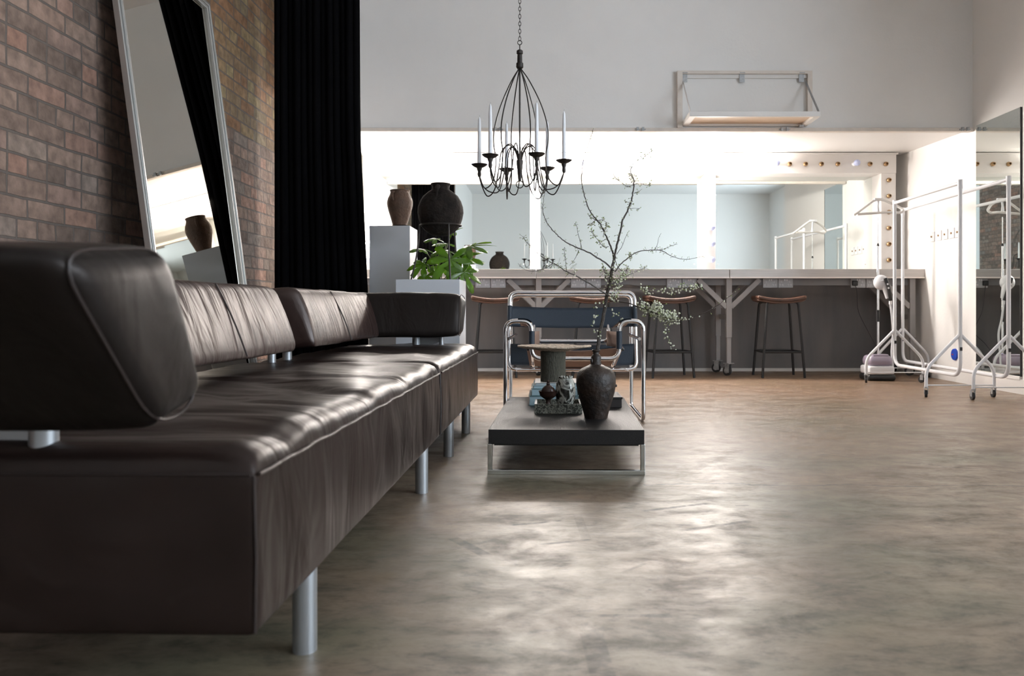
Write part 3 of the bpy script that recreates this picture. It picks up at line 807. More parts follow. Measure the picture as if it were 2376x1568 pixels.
# brown jar
ZT1 = PZ(523.5, 5.38)
cx, cy = PX(928, 5.53), 5.53
jar = thing('clay_jar', 'reddish-brown clay jar with a small handle on the tall white plinth', 'jar', (cx, cy, ZT1))
k5 = 5.53/F
prof = [(0, .0), (.050, 0), (.052, .012), (.050, .03)] + [(w*k5, (523.5-y)*k5) for w, y in ((17.5, 514), (20, 505), (24, 492), (27.5, 480), (29.3, 470), (29.2, 463), (27, 455), (23.5, 448), (21.8, 443), (21.6, 440), (22.8, 437.5), (22.5, 436.5))] + [(.058, .256), (.055, .235), (0, .22)]
MB().lathe(prof, n=40, wob=lambda a, z: .012*nz(math.cos(a)*2, math.sin(a)*2, z*12)).build('vessel', 'jar_clay', jar)
MB().tube(spline([(-.03, -.055, .246), (-.034, -.082, .235), (-.034, -.090, .205), (-.032, -.079, .18)], 6), .0075, 8).build('handle', 'jar_clay', jar)
MB().tube(spline([(.03, .055, .246), (.034, .082, .235), (.034, .090, .205), (.032, .079, .18)], 6), .0075, 8).build('handle', 'jar_clay', jar)
MB().lathe([(0, 0), (.062, 0), (.064, .012), (.058, .016), (0, .016)], (.012, 0, 0), n=30).build('foot', 'pot_clay', jar)

# big dark pot on an iron tripod
kp = 4.95/F
pcx, pcy = PX(1022.5, 4.95), 4.95
stand = thing('pot_stand', 'thin black iron tripod stand on the low white plinth', 'stand', (pcx, pcy, ZL))
zr = PZ(523, 4.95)
def sp_(mb, nm, **k): return mb.build(nm, 'iron', stand, off=stand.location, **k)
sp_(MB().torus((pcx, pcy, zr), .127, .0055, 'z', 40, 8), 'ring')
for (ang, fx, fy) in ((195, PX(954, 4.86), 4.86), (300, PX(1045, 4.80), 4.80), (55, PX(1066, 5.05), 5.05)):
    a = math.radians(ang); top = Vector((pcx+.127*math.cos(a), pcy+.127*math.sin(a), zr))
    foot = Vector((fx, fy, ZL)); mid = top.lerp(foot, .55); inw = (Vector((pcx, pcy, mid.z)) - mid)*.06
    sp_(MB().tube(spline([top, mid+inw, foot+Vector((0, 0, .002))], 10), .0052, 8), 'leg')
pot = thing('clay_pot', 'large round blackened clay pot with strap handles on the iron tripod', 'pot', (pcx, pcy, zr))
hp = [(0, 548), (20, 546), (33, 538), (42, 529), (46.2, 521), (50.5, 508), (53, 494), (52, 481), (47.5, 467), (40, 455), (29, 446), (21, 441), (19.5, 436), (21, 430), (22.8, 427.5), (22, 426)]
prof = [(w*kp, (523-y)*kp) for w, y in hp] + [(.050, .245), (.045, .225), (.06, .20), (0, .15)]
MB().lathe(prof, n=56, wob=lambda a, z: .022*nz(math.cos(a)*1.6, math.sin(a)*1.6, z*9) + .008*nz(math.cos(a)*6, math.sin(a)*6, z*30)).build('vessel', 'pot_clay', pot)
for ang in (265, 85):
    a = math.radians(ang); u = Vector((math.cos(a), math.sin(a), 0))
    pts = spline([u*.056 + Vector((0,0,.232)), u*.090 + Vector((0,0,.225)), u*.108 + Vector((0,0,.185)), u*.118 + Vector((0,0,.13))], 6)
    MB().tube(pts, [.011 + .004*math.sin(i*.35) for i in range(len(pts))], 8).build('handle', 'pot_clay', pot)

# leafy plant behind the tripod
plc = Vector((-.72, 5.27, 0))
plant = thing('potted_plant', 'green plant with large lobed leaves spilling over the low white plinth', 'plant', plc)
MB().lathe([(0, 0), (.085, 0), (.11, .76), (.118, .80), (.108, .80), (.10, .77), (0, .765)], plc, 30).build('planter', 'planter_dark', plant, off=plc)
def palmate(c, n_, up, R_, lobes=7, droop=.25, seed=0, spread=1.15):
    """lobed leaf; c = stalk joint, n_ = direction the leaf points, up = surface normal"""
    n_ = Vector(n_).normalized(); up = Vector(up); up = (up - n_*up.dot(n_)).normalized(); sd = n_.cross(up)
    rnd = random.Random(seed); vs = [Vector(c)]; ring = []
    M_ = lobes*6
    A = 2.35*spread
    for i in range(M_+1):
        t = i/M_; a = -A + 2*A*t
        ph = (t*lobes) % 1.0
        lob = .20 + .80*math.sin(PI*ph)**.8 if 0 < t < 1 else .25
        ln = R_*lob*(1 - .28*abs(a/A)**1.5)*(1+.08*rnd.uniform(-1, 1))
        ring.append((a, ln))
    fs = []
    K = 4
    for j in range(1, K+1):
        for (a, ln) in ring:
            f = j/K; r = ln*f
            p = Vector(c) + (n_*math.cos(a) + sd*math.sin(a))*r + up*(-droop*(r/R_)**2*R_ + .05*R_*math.sin(a*lobes/A*PI)*f)
            vs.append(p)
    m = len(ring)
    for i in range(m-1): fs.append((0, 1+i, 2+i))
    for j in range(K-1):
        for i in range(m-1): fs.append((1+j*m+i, 1+(j+1)*m+i, 2+(j+1)*m+i, 2+j*m+i))
    return MB().add(vs, fs)
leaves = [  # px, py, depth, direction (x, y, z), up, size
    (1012, 554, 5.25, (-.85, -.4, -.05), (.1, -.25, 1), .085), (1050, 538, 5.3, (.5, -.3, .35), (-.2, -.5, .8), .075),
    (982, 578, 5.15, (-.6, -.7, .05), (0, -.2, 1), .10), (1040, 583, 5.1, (-.4, -.8, -.2), (0, -.5, .9), .12),
    (1090, 572, 5.15, (.95, -.15, .28), (-.3, -.35, .9), .165), (1072, 598, 5.1, (.9, -.35, -.1), (0, -.75, .6), .15),
    (1046, 602, 5.0, (.0, -.25, -1), (.1, -1, .1), .17), (984, 612, 5.1, (-.6, -.5, -.5), (-.2, -.7, .6), .12),
    (1076, 632, 5.0, (.5, -.2, -.8), (.45, -.75, .4), .15), (990, 640, 5.15, (-.2, -.2, -.9), (-.2, -.9, .1), .08),
    (1010, 606, 5.2, (.3, -.7, .1), (0, -.4, .9), .09), (1062, 568, 5.35, (.2, -.6, .5), (0, -.8, .5), .09),
    (1022, 618, 5.3, (-.2, -.3, -.8), (0, -1, .2), .10), (1086, 614, 5.3, (.8, .4, -.1), (0, 0, 1), .11), (1035, 566, 5.4, (-.3, .6, .2), (0, 0, 1), .10)]
base = plc + Vector((0, -.02, .79))
for i, (px, py, d, n_, up, R_) in enumerate(leaves):
    c_ = P(px, py, d)
    if i in (10, 11, 13): continue
    lf = palmate(c_, n_, up, R_, 7 if R_ > .11 else 5, .3, i).build('leaf', 'leaf', plant, off=plc, solid=.0012)
    b0 = base + Vector((random.uniform(-.03, .03), random.uniform(-.03, .03), 0))
    mid = b0.lerp(c_, .5) + Vector((0, 0, .05))
    MB().tube(spline([b0, mid, c_], 6), .0032, 6).build('stalk', 'stem_green', lf, off=plc)

# ------------------------------------------------------------------ chandelier
cxx, cyy = PX(1206, 3.96), 3.96
kc = 3.96/F
def CZ(y): return PZ(y, 3.96)
chn = thing('chandelier', 'wrought iron cage chandelier with six candle cups hanging on a chain', 'chandelier', (cxx, cyy, CZ(460)))
oc = chn.location
def cb(mb, nm, mt='iron', par=chn, **k): return mb.build(nm, mt, par, off=oc, **k)
ch = MB(); z = CZ(94); i = 0
while z < HC:
    ax = 'x' if i % 2 else 'y'
    ch.torus((cxx, cyy, z+.009), .0062, .0016, ax, 10, 5, (1, 1.9)); z += .0185; i += 1
cb(ch, 'chain')
cb(MB().lathe([(0, 3.47), (.035, 3.47), (.05, 3.5)], (cxx, cyy, 0), 20), 'ceiling_rose')
hk = MB().torus((cxx, cyy, CZ(99)), .0105, .0022, 'y', 18, 6); hk.cyl((cxx, cyy, CZ(104)), (cxx, cyy, CZ(117)), .0025)
cb(hk, 'hook_ring')
cb(MB().lathe([(0, CZ(160)), (.013, CZ(160)), (.018, CZ(157)), (.0175, CZ(147)), (.0125, CZ(145)), (.012, CZ(127)), (.016, CZ(125)), (.0155, CZ(118)), (.008, CZ(115.5)), (0, CZ(115))], (cxx, cyy, 0), 18), 'sleeve')
cb(MB().cyl((cxx, cyy, CZ(158)), (cxx, cyy, CZ(375)), .0042), 'stem')
cb(MB().lathe([(0, CZ(421)), (.007, CZ(420)), (.009, CZ(412)), (.0165, CZ(380)), (.017, CZ(372)), (.010, CZ(371)), (0, CZ(371))], (cxx, cyy, 0), 16), 'centre_cone')
cb(MB().torus((cxx, cyy, CZ(428)), .0175, .0026, 'y', 20, 6), 'pull_ring')
RC = .222; ZCUP = CZ(374)
angs = [-67, -10, 52, 110, 159, -127]
cl = {-67: 'fourth from the left and nearest the camera', -10: 'at the far right', 52: 'second from the right', 110: 'third from the left, at the back', 159: 'at the far left', -127: 'second from the left'}
cpos = []
for a_ in angs:
    a = math.radians(a_); u = Vector((math.cos(a), math.sin(a), 0)); w = Vector((-u.y, u.x, 0)); c0_ = Vector((cxx, cyy, 0))
    def R(r, y, s=0): return c0_ + u*r + w*s + Vector((0, 0, CZ(y)))
    # cage rib, ends on the arm below the cup
    cb(MB().tube(spline([R(.006, 160), R(.05, 190), R(.105, 242), R(.138, 292), R(.142, 330), R(.130, 370), R(.145, 415), R(.19, 432), R(.217, 408)], 7), .0031, 7), 'cage_rib')
    for k, s_ in enumerate((-1, 1)):
        cb(MB().tube(spline([R(.008, 376, 0), R(.022, 350, s_*.006), R(.052, 337, s_*.02), R(.085, 352, s_*.032), R(.100, 395, s_*.034), R(.125, 438, s_*.026), R(.170, 452 if s_ > 0 else 440, s_*.014), R(.206, 425, s_*.006), R(RC, 402, s_*.002)], 7), .0030, 7), 'arm')
    cup = MB().lathe([(0, CZ(404)), (.007, CZ(404)), (.010, CZ(398)), (.008, CZ(392)), (.013, CZ(386)), (.014, CZ(383)), (.030, CZ(379.5)), (.041, CZ(375)), (.0405, CZ(374.4)), (.028, CZ(377)), (.012, CZ(378.5)), (.012, CZ(372)), (.0095, CZ(372)), (0, CZ(374))], c0_ + u*RC, 26)
    cb(cup, 'candle_cup')
    cpos.append((a_, c0_ + u*RC + Vector((0, 0, CZ(373.8)))))
cd = None
for a_, p in cpos:
    lab = 'white taper candle on the chandelier, %s' % cl[a_]
    if cd is None:
        cd = thing('candle', lab, 'candle', p, group='candles on the chandelier')
        MB().lathe([(0, 0), (.0102, 0), (.0098, .06), (.0078, .20), (.0058, .228), (.002, .238), (0, .239)], n=16).build('candle_stick', 'candle_wax', cd)
        MB().cyl((0, 0, .236), (.0015, 0, .248), .0009, n=6).build('wick', 'plate_grey', cd)
    else: dup(cd, p, 0, lab)

# ------------------------------------------------------------------ coffee table
tx0 = Vector((-.219, 3.069, 0))
TA = -math.atan((.0267)/1.118)
tb = thing('coffee_table', 'low black oak coffee table on chrome sled legs', 'table', (.086, 3.63, 0), TA)
W2, L2 = .3005, .559
ZTT = .174
MB().box((-W2, -L2, .117), (W2, L2, ZTT)).build('table_top', 'black_oak', tb, smooth=False, bevel=.0015)
for s_ in (-1, 1):
    y = s_*(L2-.012)
    lp = MB()
    lp.box((-W2-.003, y-.012, .0), (W2+.003, y+.012, .018)); lp.box((-W2-.003, y-.012, .018), (-W2+.014, y+.012, .118)); lp.box((W2-.014, y-.012, .018), (W2+.003, y+.012, .118))
    lp.build('sled_leg', 'sled_chrome', tb, smooth=False, bevel=.0015)
MB().box((-W2+.02, -L2+.03, .108), (W2-.02, L2-.03, .117)).build('under_frame', 'black_metal', tb, smooth=False)

# bottle vase
vx, vy = PX(1383, 3.405), 3.405
kv = 3.405/F
vase = thing('bottle_vase', 'dark brown stoneware bottle vase with narrow neck on the coffee table', 'vase', (vx, vy, ZTT))
vp = [(0, 969), (26.5, 969), (28, 962), (31, 950), (37, 930), (43, 910), (46.3, 892), (46, 876), (42, 864), (34, 855), (21, 849), (13, 845), (11.4, 838), (11.8, 829), (10.2, 824.5), (7.2, 821.5), (6.8, 817), (9.4, 814.5), (9.8, 811.5), (8, 810.5)]
prof = [(w*kv, (969-y)*kv) for w, y in vp] + [(.008, .28), (.008, .24), (.0, .2)]
MB().lathe(prof, n=48, wob=lambda a, z: .015*nz(math.cos(a)*2, math.sin(a)*2, z*10) + .005*nz(math.cos(a)*8, math.sin(a)*8, z*40)).build('vessel', 'bottle_glaze', vase)
MB().sphere((.084, -.01, .138), .006, 8, 6).sphere((-.02, -.028, .245), .006, 8, 6, (1, 1, 2)).build('lug', 'bottle_glaze', vase)

# blossom branch standing in the bottle
D0 = 3.405
br = thing('blossom_branch', 'tall bare branch with small white blossoms and buds standing in the bottle vase', 'branch', (vx, vy, ZTT+.02))
def bp_(px, py, dd=0): return P(px, py, D0+dd)
def bpts(lst): return spline([bp_(*q) for q in lst], 5)
blo = []
def branch(name, lst, r0, r1, parent, dens=0, start=0.0, side=9, sz=1.0, white=.6):
    pts = bpts(lst); n_ = len(pts)
    for k in range(n_):
        j = .0012*r0/.004
        if 0 < k < n_-1: pts[k] = pts[k] + Vector((random.uniform(-j, j), random.uniform(-j, j), random.uniform(-j, j)))
    rr = [(r0 + (r1-r0)*k/(n_-1))*(1 if name == 'trunk' else .86) for k in range(n_)]
    mb = MB().tube(pts, rr, 7)
    tot = 0
    for k in range(n_-1): tot += (pts[k+1]-pts[k]).length
    cnt = int(dens*tot*170)
    for q in range(cnt):
        t = start + (1-start)*random.random(); f = t*(n_-1); k = min(int(f), n_-2)
        p = pts[k].lerp(pts[k+1], f-k)
        dv = Vector((random.gauss(0, 1), random.gauss(0, 1), random.gauss(0, 1))).normalized()
        e = p + dv*random.uniform(.3, 1)*side*.00184
        mb.tube([p, e], [max(r1*.6, .0006), .0005], 4)
        blo.append((e, dv, sz*1.2, random.random() < white))
    if name == 'trunk': return mb.build('trunk', 'bark', br, off=br.location)
    return mb.build('twig', 'bark', parent, off=br.location)
trunk = branch('trunk', [(1383, 862), (1386, 812, 0), (1392, 775, -.005), (1402, 720), (1410, 680), (1418, 640), (1423, 610, .01), (1426, 594, .01)], .0088, .0060, None, .25, .45, 14, 1, .9)
T_ = trunk
branch('b', [(1426, 596, .01), (1430, 575, .01), (1437, 545), (1445, 510), (1455, 490), (1464, 470), (1468, 448), (1471, 420), (1466, 405), (1463, 395), (1470, 380), (1485, 368), (1502, 358), (1515, 348)], .0056, .0009, T_, 1.0, .1, 11, .8, .55)
branch('b', [(1515, 349), (1519, 345), (1525, 339)], .0009, .0005, T_, 1.2, 0, 4, .5, .2)
branch('b', [(1470, 370), (1482, 360), (1500, 351), (1512, 343), (1522, 338)], .0009, .0005, T_, .5, 0, 4, .5, .2)
branch('b', [(1463, 400), (1459, 410), (1461, 385)], .0009, .0005, T_, .4, 0, 4, .5, .2)
branch('b', [(1470, 430, 0), (1455, 432, .02), (1440, 422, .03), (1428, 412, .03), (1423, 403, .03)], .0014, .0006, T_, .9, 0, 7, .7, .4)
branch('b', [(1470, 428), (1485, 425, -.02), (1500, 430, -.03), (1512, 425, -.03)], .0014, .0006, T_, .9, 0, 7, .8, .4)
branch('b', [(1470, 448), (1480, 446, -.02), (1490, 438, -.02)], .0012, .0006, T_, .9, 0, 6, .8, .4)
branch('b', [(1465, 472), (1455, 468, .02), (1448, 466, .02)], .0012, .0006, T_, 1.3, 0, 6, .8, .4)
branch('b', [(1463, 484), (1472, 483), (1484, 484)], .0011, .0006, T_, 1.0, 0, 6, .8, .4)
branch('b', [(1431, 590), (1436, 582), (1443, 572), (1449, 556), (1457, 538)], .0016, .0008, T_, .3, 0, 5, .7, .3)
# second stem to the upper left
branch('b', [(1425, 600, .01), (1420, 580, .03), (1412, 560, .05), (1403, 540, .06), (1393, 520, .06), (1380, 505, .06), (1367, 485, .07), (1358, 460, .08), (1351, 430, .08), (1350, 400, .08), (1354, 370, .08), (1362, 345, .07), (1370, 322, .07), (1377, 298, .07)], .0048, .0007, T_, .65, 0, 7, .6, .3)
for q in ([(1400, 533, .06), (1407, 524, .07), (1406, 518, .07)], [(1386, 512, .06), (1397, 510, .05), (1407, 516, .05)], [(1384, 512, .06), (1375, 506, .07), (1365, 500, .08)], [(1380, 512, .06), (1370, 520, .07), (1362, 523, .08)],
          [(1412, 572, .05), (1400, 572, .04), (1388, 558, .04), (1378, 545, .03), (1372, 537, .03)], [(1404, 555, .05), (1395, 562, .05)], [(1393, 528, .06), (1402, 534, .05), (1400, 545, .05)]):
    branch('b', q, .0016, .0007, T_, 1.5, .2, 9, .95, .55)
# third stem, long arc to the left
branch('b', [(1424, 628, 0), (1405, 610, -.04), (1385, 597, -.07), (1365, 585, -.09), (1345, 577, -.10), (1325, 568, -.11), (1305, 556, -.12), (1290, 542, -.12), (1275, 525, -.12), (1264, 505, -.12), (1259, 485, -.12), (1261, 465, -.12), (1264, 440, -.12)], .0042, .0008, T_, .4, .2, 6, .55, .2)
branch('b', [(1350, 577, -.10), (1346, 560, -.11), (1342, 545, -.11), (1338, 525, -.11), (1333, 518, -.11)], .0015, .0007, T_, .8, 0, 6, .7, .3)
branch('b', [(1343, 580, -.10), (1338, 592, -.10), (1331, 605, -.10), (1321, 616, -.10)], .0014, .0007, T_, .7, 0, 6, .9, .6)
branch('b', [(1384, 597, -.07), (1386, 590, -.07), (1384, 585, -.07)], .001, .0006, T_, 1, 0, 4, .7, .5)
# fourth, low long stem to the left
branch('b', [(1413, 686, 0), (1395, 675, -.05), (1375, 662, -.10), (1355, 650, -.14), (1330, 637, -.18), (1310, 627, -.2), (1290, 614, -.22), (1270, 604, -.24), (1250, 590, -.26), (1235, 575, -.27), (1222, 562, -.27), (1212, 548, -.27)], .0040, .0008, T_, .75, .35, 8, .6, .35)
branch('b', [(1282, 610, -.23), (1270, 620, -.24), (1255, 625, -.24), (1240, 629, -.24), (1225, 628, -.24), (1210, 620, -.24), (1202, 610, -.24)], .0015, .0007, T_, .9, 0, 8, .55, .2)
branch('b', [(1315, 630, -.2), (1313, 615, -.2), (1312, 600, -.2), (1309, 580, -.2), (1311, 573, -.2)], .0014, .0007, T_, 1.0, 0, 7, .6, .25)
branch('b', [(1320, 634, -.2), (1316, 638, -.2), (1311, 644, -.2)], .0012, .0006, T_, .1, 0, 4, .6, .2)
branch('b', [(1334, 638, -.2), (1332, 630, -.2), (1334, 622, -.2)], .0010, .0006, T_, 1.4, 0, 6, .8, .6)
# fifth, to the right
branch('b', [(1427, 630, .01), (1440, 613, .03), (1455, 600, .05), (1467, 591, .06), (1480, 584, .07), (1500, 581, .08), (1525, 580, .09), (1540, 583, .09), (1553, 592, .09), (1570, 598, .10), (1590, 602, .10), (1610, 599, .10), (1638, 593, .10)], .0032, .0008, T_, .55, .25, 7, .6, .25)
branch('b', [(1532, 580, .09), (1545, 576, .09), (1558, 570, .09), (1572, 566, .09)], .0012, .0006, T_, 1.1, 0, 6, .6, .25)
branch('b', [(1518, 580, .09), (1525, 568, .09), (1528, 553, .09), (1534, 541, .09)], .0012, .0006, T_, .35, 0, 5, .6, .25)
branch('b', [(1460, 594, .05), (1458, 590, .05), (1466, 592, .05), (1464, 602, .05)], .0010, .0006, T_, 3, 0, 9, .8, .5)
branch('b', [(1428, 605, .0), (1434, 620, -.02), (1445, 632, -.03), (1440, 645, -.03), (1455, 640, -.03), (1475, 630, -.03), (1498, 621, -.03)], .0016, .0007, T_, 1.3, .15, 9, .9, .7)
for q in ([(1420, 660), (1430, 655, -.02), (1441, 645, -.03), (1452, 632, -.03), (1459, 616, -.03)], [(1418, 668), (1428, 672, -.03), (1436, 660, -.04)], [(1415, 686), (1424, 690, -.03), (1430, 700, -.04)], [(1420, 640), (1410, 638, .02), (1402, 630, .03), (1400, 617, .03)], [(1420, 640), (1408, 646, .0), (1404, 640, 0)]):
    branch('b', q, .0018, .0008, T_, 2.6, .1, 12, 1.05, .8)
# sixth, long low stem to the right with most of the blossom
branch('b', [(1415, 698), (1435, 699, -.04), (1460, 704, -.08), (1485, 713, -.12), (1510, 722, -.15), (1535, 733, -.18), (1560, 741, -.20), (1590, 740, -.22), (1620, 731, -.24), (1655, 715, -.26), (1685, 693, -.28), (1716, 671, -.30)], .0036, .0007, T_, .35, .3, 6, .8, .7)
for q in ([(1485, 713, -.12), (1492, 705, -.13), (1484, 700, -.12)], [(1500, 719, -.14), (1512, 712, -.15), (1525, 706, -.16), (1535, 710, -.16)], [(1505, 721, -.14), (1505, 728, -.15), (1498, 726, -.15)], [(1522, 728, -.16), (1535, 722, -.17), (1548, 728, -.18), (1565, 727, -.18)],
          [(1540, 735, -.18), (1555, 742, -.19), (1575, 748, -.2)], [(1530, 732, -.17), (1545, 730, -.2), (1570, 733, -.2)], [(1500, 719, -.14), (1518, 724, -.12), (1535, 718, -.12)], [(1515, 724, -.15), (1527, 735, -.15), (1541, 742, -.15)], [(1488, 714, -.1), (1498, 712, -.09), (1508, 716, -.09)]):
    branch('b', q, .0016, .0007, T_, 3.2, 0, 11, 1.1, .85)
branch('b', [(1550, 738, -.18), (1547, 755, -.18), (1545, 775, -.18), (1551, 795, -.18), (1560, 805, -.18), (1572, 809, -.18)], .0013, .0006, T_, 1.2, 0, 8, .9, .8)
branch('b', [(1440, 660, -.05), (1470, 662, -.08), (1500, 670, -.1), (1530, 673, -.12), (1560, 675, -.12), (1585, 668, -.12), (1610, 667, -.12), (1626, 663, -.12)], .0013, .0006, T_, 1.5, .35, 10, .95, .75)
branch('b', [(1485, 666, -.09), (1495, 672, -.09), (1508, 676, -.09)], .0010, .0006, T_, 3.4, 0, 9, 1.1, .85)
branch('b', [(1406, 700, -.05), (1385, 703, -.07), (1382, 730, -.08), (1378, 757, -.08), (1390, 785, -.02)], .0010, .0006, T_, .7, .1, 9, 1.0, .8)
branch('b', [(1405, 715, -.04), (1418, 720, -.05), (1432, 732, -.06), (1445, 737, -.06)], .0010, .0006, T_, .8, .1, 6, 1.0, .8)
# blossoms and bud leaves, one countless mass each
fb, lb = MB(), MB()
for e, dv, sz, wh in blo:
    if wh: fb.sphere(e, .0030*sz*random.uniform(.7, 1.25), 6, 4)
    else:
        w = dv.orthogonal().normalized()*.0022*sz*1.3
        tip = e + dv*.0085*sz
        lb.add([e, e.lerp(tip, .5)+w, tip, e.lerp(tip, .5)-w, e.lerp(tip, .5)+dv.cross(w)*.35], [(0,1,4), (1,2,4), (2,3,4), (3,0,4), (0,3,2,1)])
    if random.random() < .5:
        dv2 = (dv + Vector((random.gauss(0,.6), random.gauss(0,.6), random.gauss(0,.6)))).normalized(); w = dv2.orthogonal().normalized()*.0022*sz
        tip = e + dv2*.008*sz
        lb.add([e, e.lerp(tip, .5)+w, tip, e.lerp(tip, .5)-w, e.lerp(tip, .5)+dv2.cross(w)*.35], [(0,1,4), (1,2,4), (2,3,4), (3,0,4), (0,3,2,1)])
tag(fb.build('blossom', 'blossom', br, off=br.location), kind='stuff')
tag(lb.build('bud_leaf', 'bud_leaf', br, off=br.location, smooth=False), kind='stuff')

# marble tray
ty0, ty1 = 3.53, 3.73; txa, txb = PX(1240, 3.53), .155
tray = MB()
tray.box((txa, ty0, ZTT), (txb, ty1, ZTT+.008)); tray.box((txa, ty0, ZTT+.008), (txb, ty0+.010, ZTT+.043)); tray.box((txa, ty1-.010, ZTT+.008), (txb, ty1, ZTT+.043))
tray.box((txa, ty0+.010, ZTT+.008), (txa+.012, ty1-.010, ZTT+.043)); tray.box((txb-.012, ty0+.010, ZTT+.008), (txb, ty1-.010, ZTT+.043))
tag(tray.build('marble_tray', 'green_marble', None, off=((txa+txb)/2, 3.63, ZTT), smooth=False, bevel=.0015), 'rectangular green-veined marble tray with low walls on the coffee table', 'tray')

# small marbled jar in the tray
kj = 3.62/F
mj = thing('marbled_jar', 'small round black and white marbled jar with beaded rim standing in the tray', 'jar', (PX(1312, 3.62), 3.62, ZTT+.008))
pj = [(0, 0), (.024, 0), (.030, .008), (.042, .035), (.0455, .065), (.0455, .09), (.0435, .113), (.037, .130), (.029, .140), (.027, .144), (.0258, .142), (.02, .12), (0, .11)]
MB().lathe(pj, n=36).build('vessel', 'jar_marble', mj)
bd = MB()
for k in range(14):
    a = 2*PI*k/14; bd.sphere((.0285*math.cos(a), .0285*math.sin(a), .147), .0056, 8, 6)
bd.build('beaded_rim', 'jar_marble', mj)

# lidded footed dish
ld = thing('lidded_dish', 'small dark brown glazed dish with a pointed lid beside the marbled jar', 'dish', (PX(1272, 3.60), 3.60, ZTT+.008))
MB().lathe([(0, 0), (.022, 0), (.020, .006), (.010, .020), (.011, .046), (.026, .056), (.038, .066), (.0405, .078), (.0445, .086), (.042, .086), (.036, .079), (0, .074)], n=30, wob=lambda a, z: .03*math.sin(a*3) if z > .07 else 0).build('bowl', 'lid_glaze', ld)
MB().lathe([(0, .080), (.030, .081), (.031, .088), (.026, .100), (.014, .110), (.008, .113), (.009, .118), (.006, .123), (.0075, .129), (.004, .134), (0, .136)], n=26).build('lid', 'lid_glaze', ld)

# stacked books
by0, by1 = 3.82, 4.10
bk = [(-.090, .155, 0.0, .047, 'thickest blue-grey book, at the bottom of the stack on the coffee table', 'book_cover_teal', 3.815, 4.105),
      (-.079, .148, .047, .034, 'blue-grey book lying second from the bottom of the coffee table stack', 'book_cover_teal', 3.825, 4.10),
      (-.069, .150, .081, .016, 'thin blue-grey book lying third from the bottom of the stack', 'book_blue', 3.835, 4.10),
      (-.060, .148, .097, .010, 'thin pale-covered book on top of the stack, under the stone stand', 'book_cover_light', 3.84, 4.09)]
for (xa_, xb_, zz, h, lab, cov, ya_, yb_) in bk:
    z = ZTT + zz
    t = thing('book', lab, 'book', ((xa_+xb_)/2, (ya_+yb_)/2, z), group='books stacked on the coffee table')
    cvt = .0022
    MB().box((xa_+.005, ya_+.004, z+cvt), (xb_-.002, yb_-.004, z+h-cvt)).build('pages', 'book_blue', t, off=t.location, smooth=False)
    cv = MB().box((xa_, ya_, z), (xb_, yb_, z+cvt)); cv.box((xa_, ya_, z+h-cvt), (xb_, yb_, z+h)); cv.box((xb_-.002, ya_, z+cvt), (xb_, yb_, z+h-cvt))
    cv.build('cover', cov, t, off=t.location, smooth=False)
ZBK = ZTT + .107
# ridged stone stand and fibre dish
sx_, sy_ = PX(1283.5, 3.93), 3.935
tag(MB().lathe([(0, 0), (.0615, 0), (.0625, .004), (.062, .05), (.061, .10), (.063, .143), (.062, .147), (0, .147)], n=72, wob=lambda a, z: .014*nz(math.cos(a)*9, math.sin(a)*9, z*6)).build('stone_stand', 'ridged_stone', None, off=(0,0,0)), 'grey-green ridged cylindrical stand on top of the book stack', 'stand')
bpy.data.objects['stone_stand'].location = (sx_, sy_, ZBK)
def dishf(u, v):
    a = 2*PI*u; r = .165*v*(1+.07*nz(math.cos(a)*1.5, math.sin(a)*1.5, 2)) * (1 + .10*abs(math.cos(a))**6)
    z = .020*v**1.5 - .006*math.exp(-(v/.5)**4) + (.005*nz(math.cos(a)*2+4, math.sin(a)*2, v*2))*v + .003*nz(math.cos(a)*30*v, math.sin(a)*30*v, 7)
    return Vector((r*math.cos(a), r*math.sin(a), z + .006))
fd = MB().grid(dishf, 72, 16)
tag(fd.build('fibre_dish', 'fibre', None, off=(0,0,0), solid=.006), 'wide shallow brown fibre dish with ragged rim on the ridged stand', 'dish')
bpy.data.objects['fibre_dish'].location = (PX(1287, 3.935), 3.935, ZBK + .147)

# dark wooden box
bx = thing('wooden_box', 'low dark wooden box on the coffee table, right of the bottle vase', 'box', (.275, 3.86, ZTT))
MB().box((.175, 3.745, ZTT), (.350, 3.975, ZTT+.040)).build('box_body', 'dark_box_wood', bx, off=bx.location, smooth=False, bevel=.002)
MB().box((.172, 3.74, ZTT+.0405), (.353, 3.98, ZTT+.050)).build('lid', 'black_oak', bx, off=bx.location, smooth=False, bevel=.002)

# ------------------------------------------------------------------ chrome tube armchair
ac = thing('armchair', 'chrome tube armchair with navy leather straps facing the camera behind the table', 'chair', (.152, 4.79, 0))
oa = ac.location
def ab(mb, nm, mt, par=ac, **k): return mb.build(nm, mt, par, off=oa, **k)
xl, xr_ = -.234, .539; il, ir = -.087, .403
yf, yr = 4.468, 5.11; rt = .0125
za = .568
front = fillet([(xl, yr-.0, .0125), (xl, yf, .0125), (xl, yf, za), (il, yf, za), (il, yf, .357), (ir, yf, .357), (ir, yf, za), (xr_, yf, za), (xr_, yf, .0125), (xr_, yr, .0125)], .058, 7)
front[0] = Vector((xl, yr-.05, .0125)); front[-1] = Vector((xr_, yr-.05, .0125))
ab(MB().tube(front, rt, 12), 'front_frame', 'chrome')
rear = fillet([(xl, yr-.05, .0125), (xl, yr, .0125), (xl, yr+.01, .30), (xl, yr+.02, .722), (xr_, yr+.02, .722), (xr_, yr+.01, .30), (xr_, yr, .0125), (xr_, yr-.05, .0125)], .045, 7)
ab(MB().tube(rear, rt, 12), 'rear_frame', 'chrome')
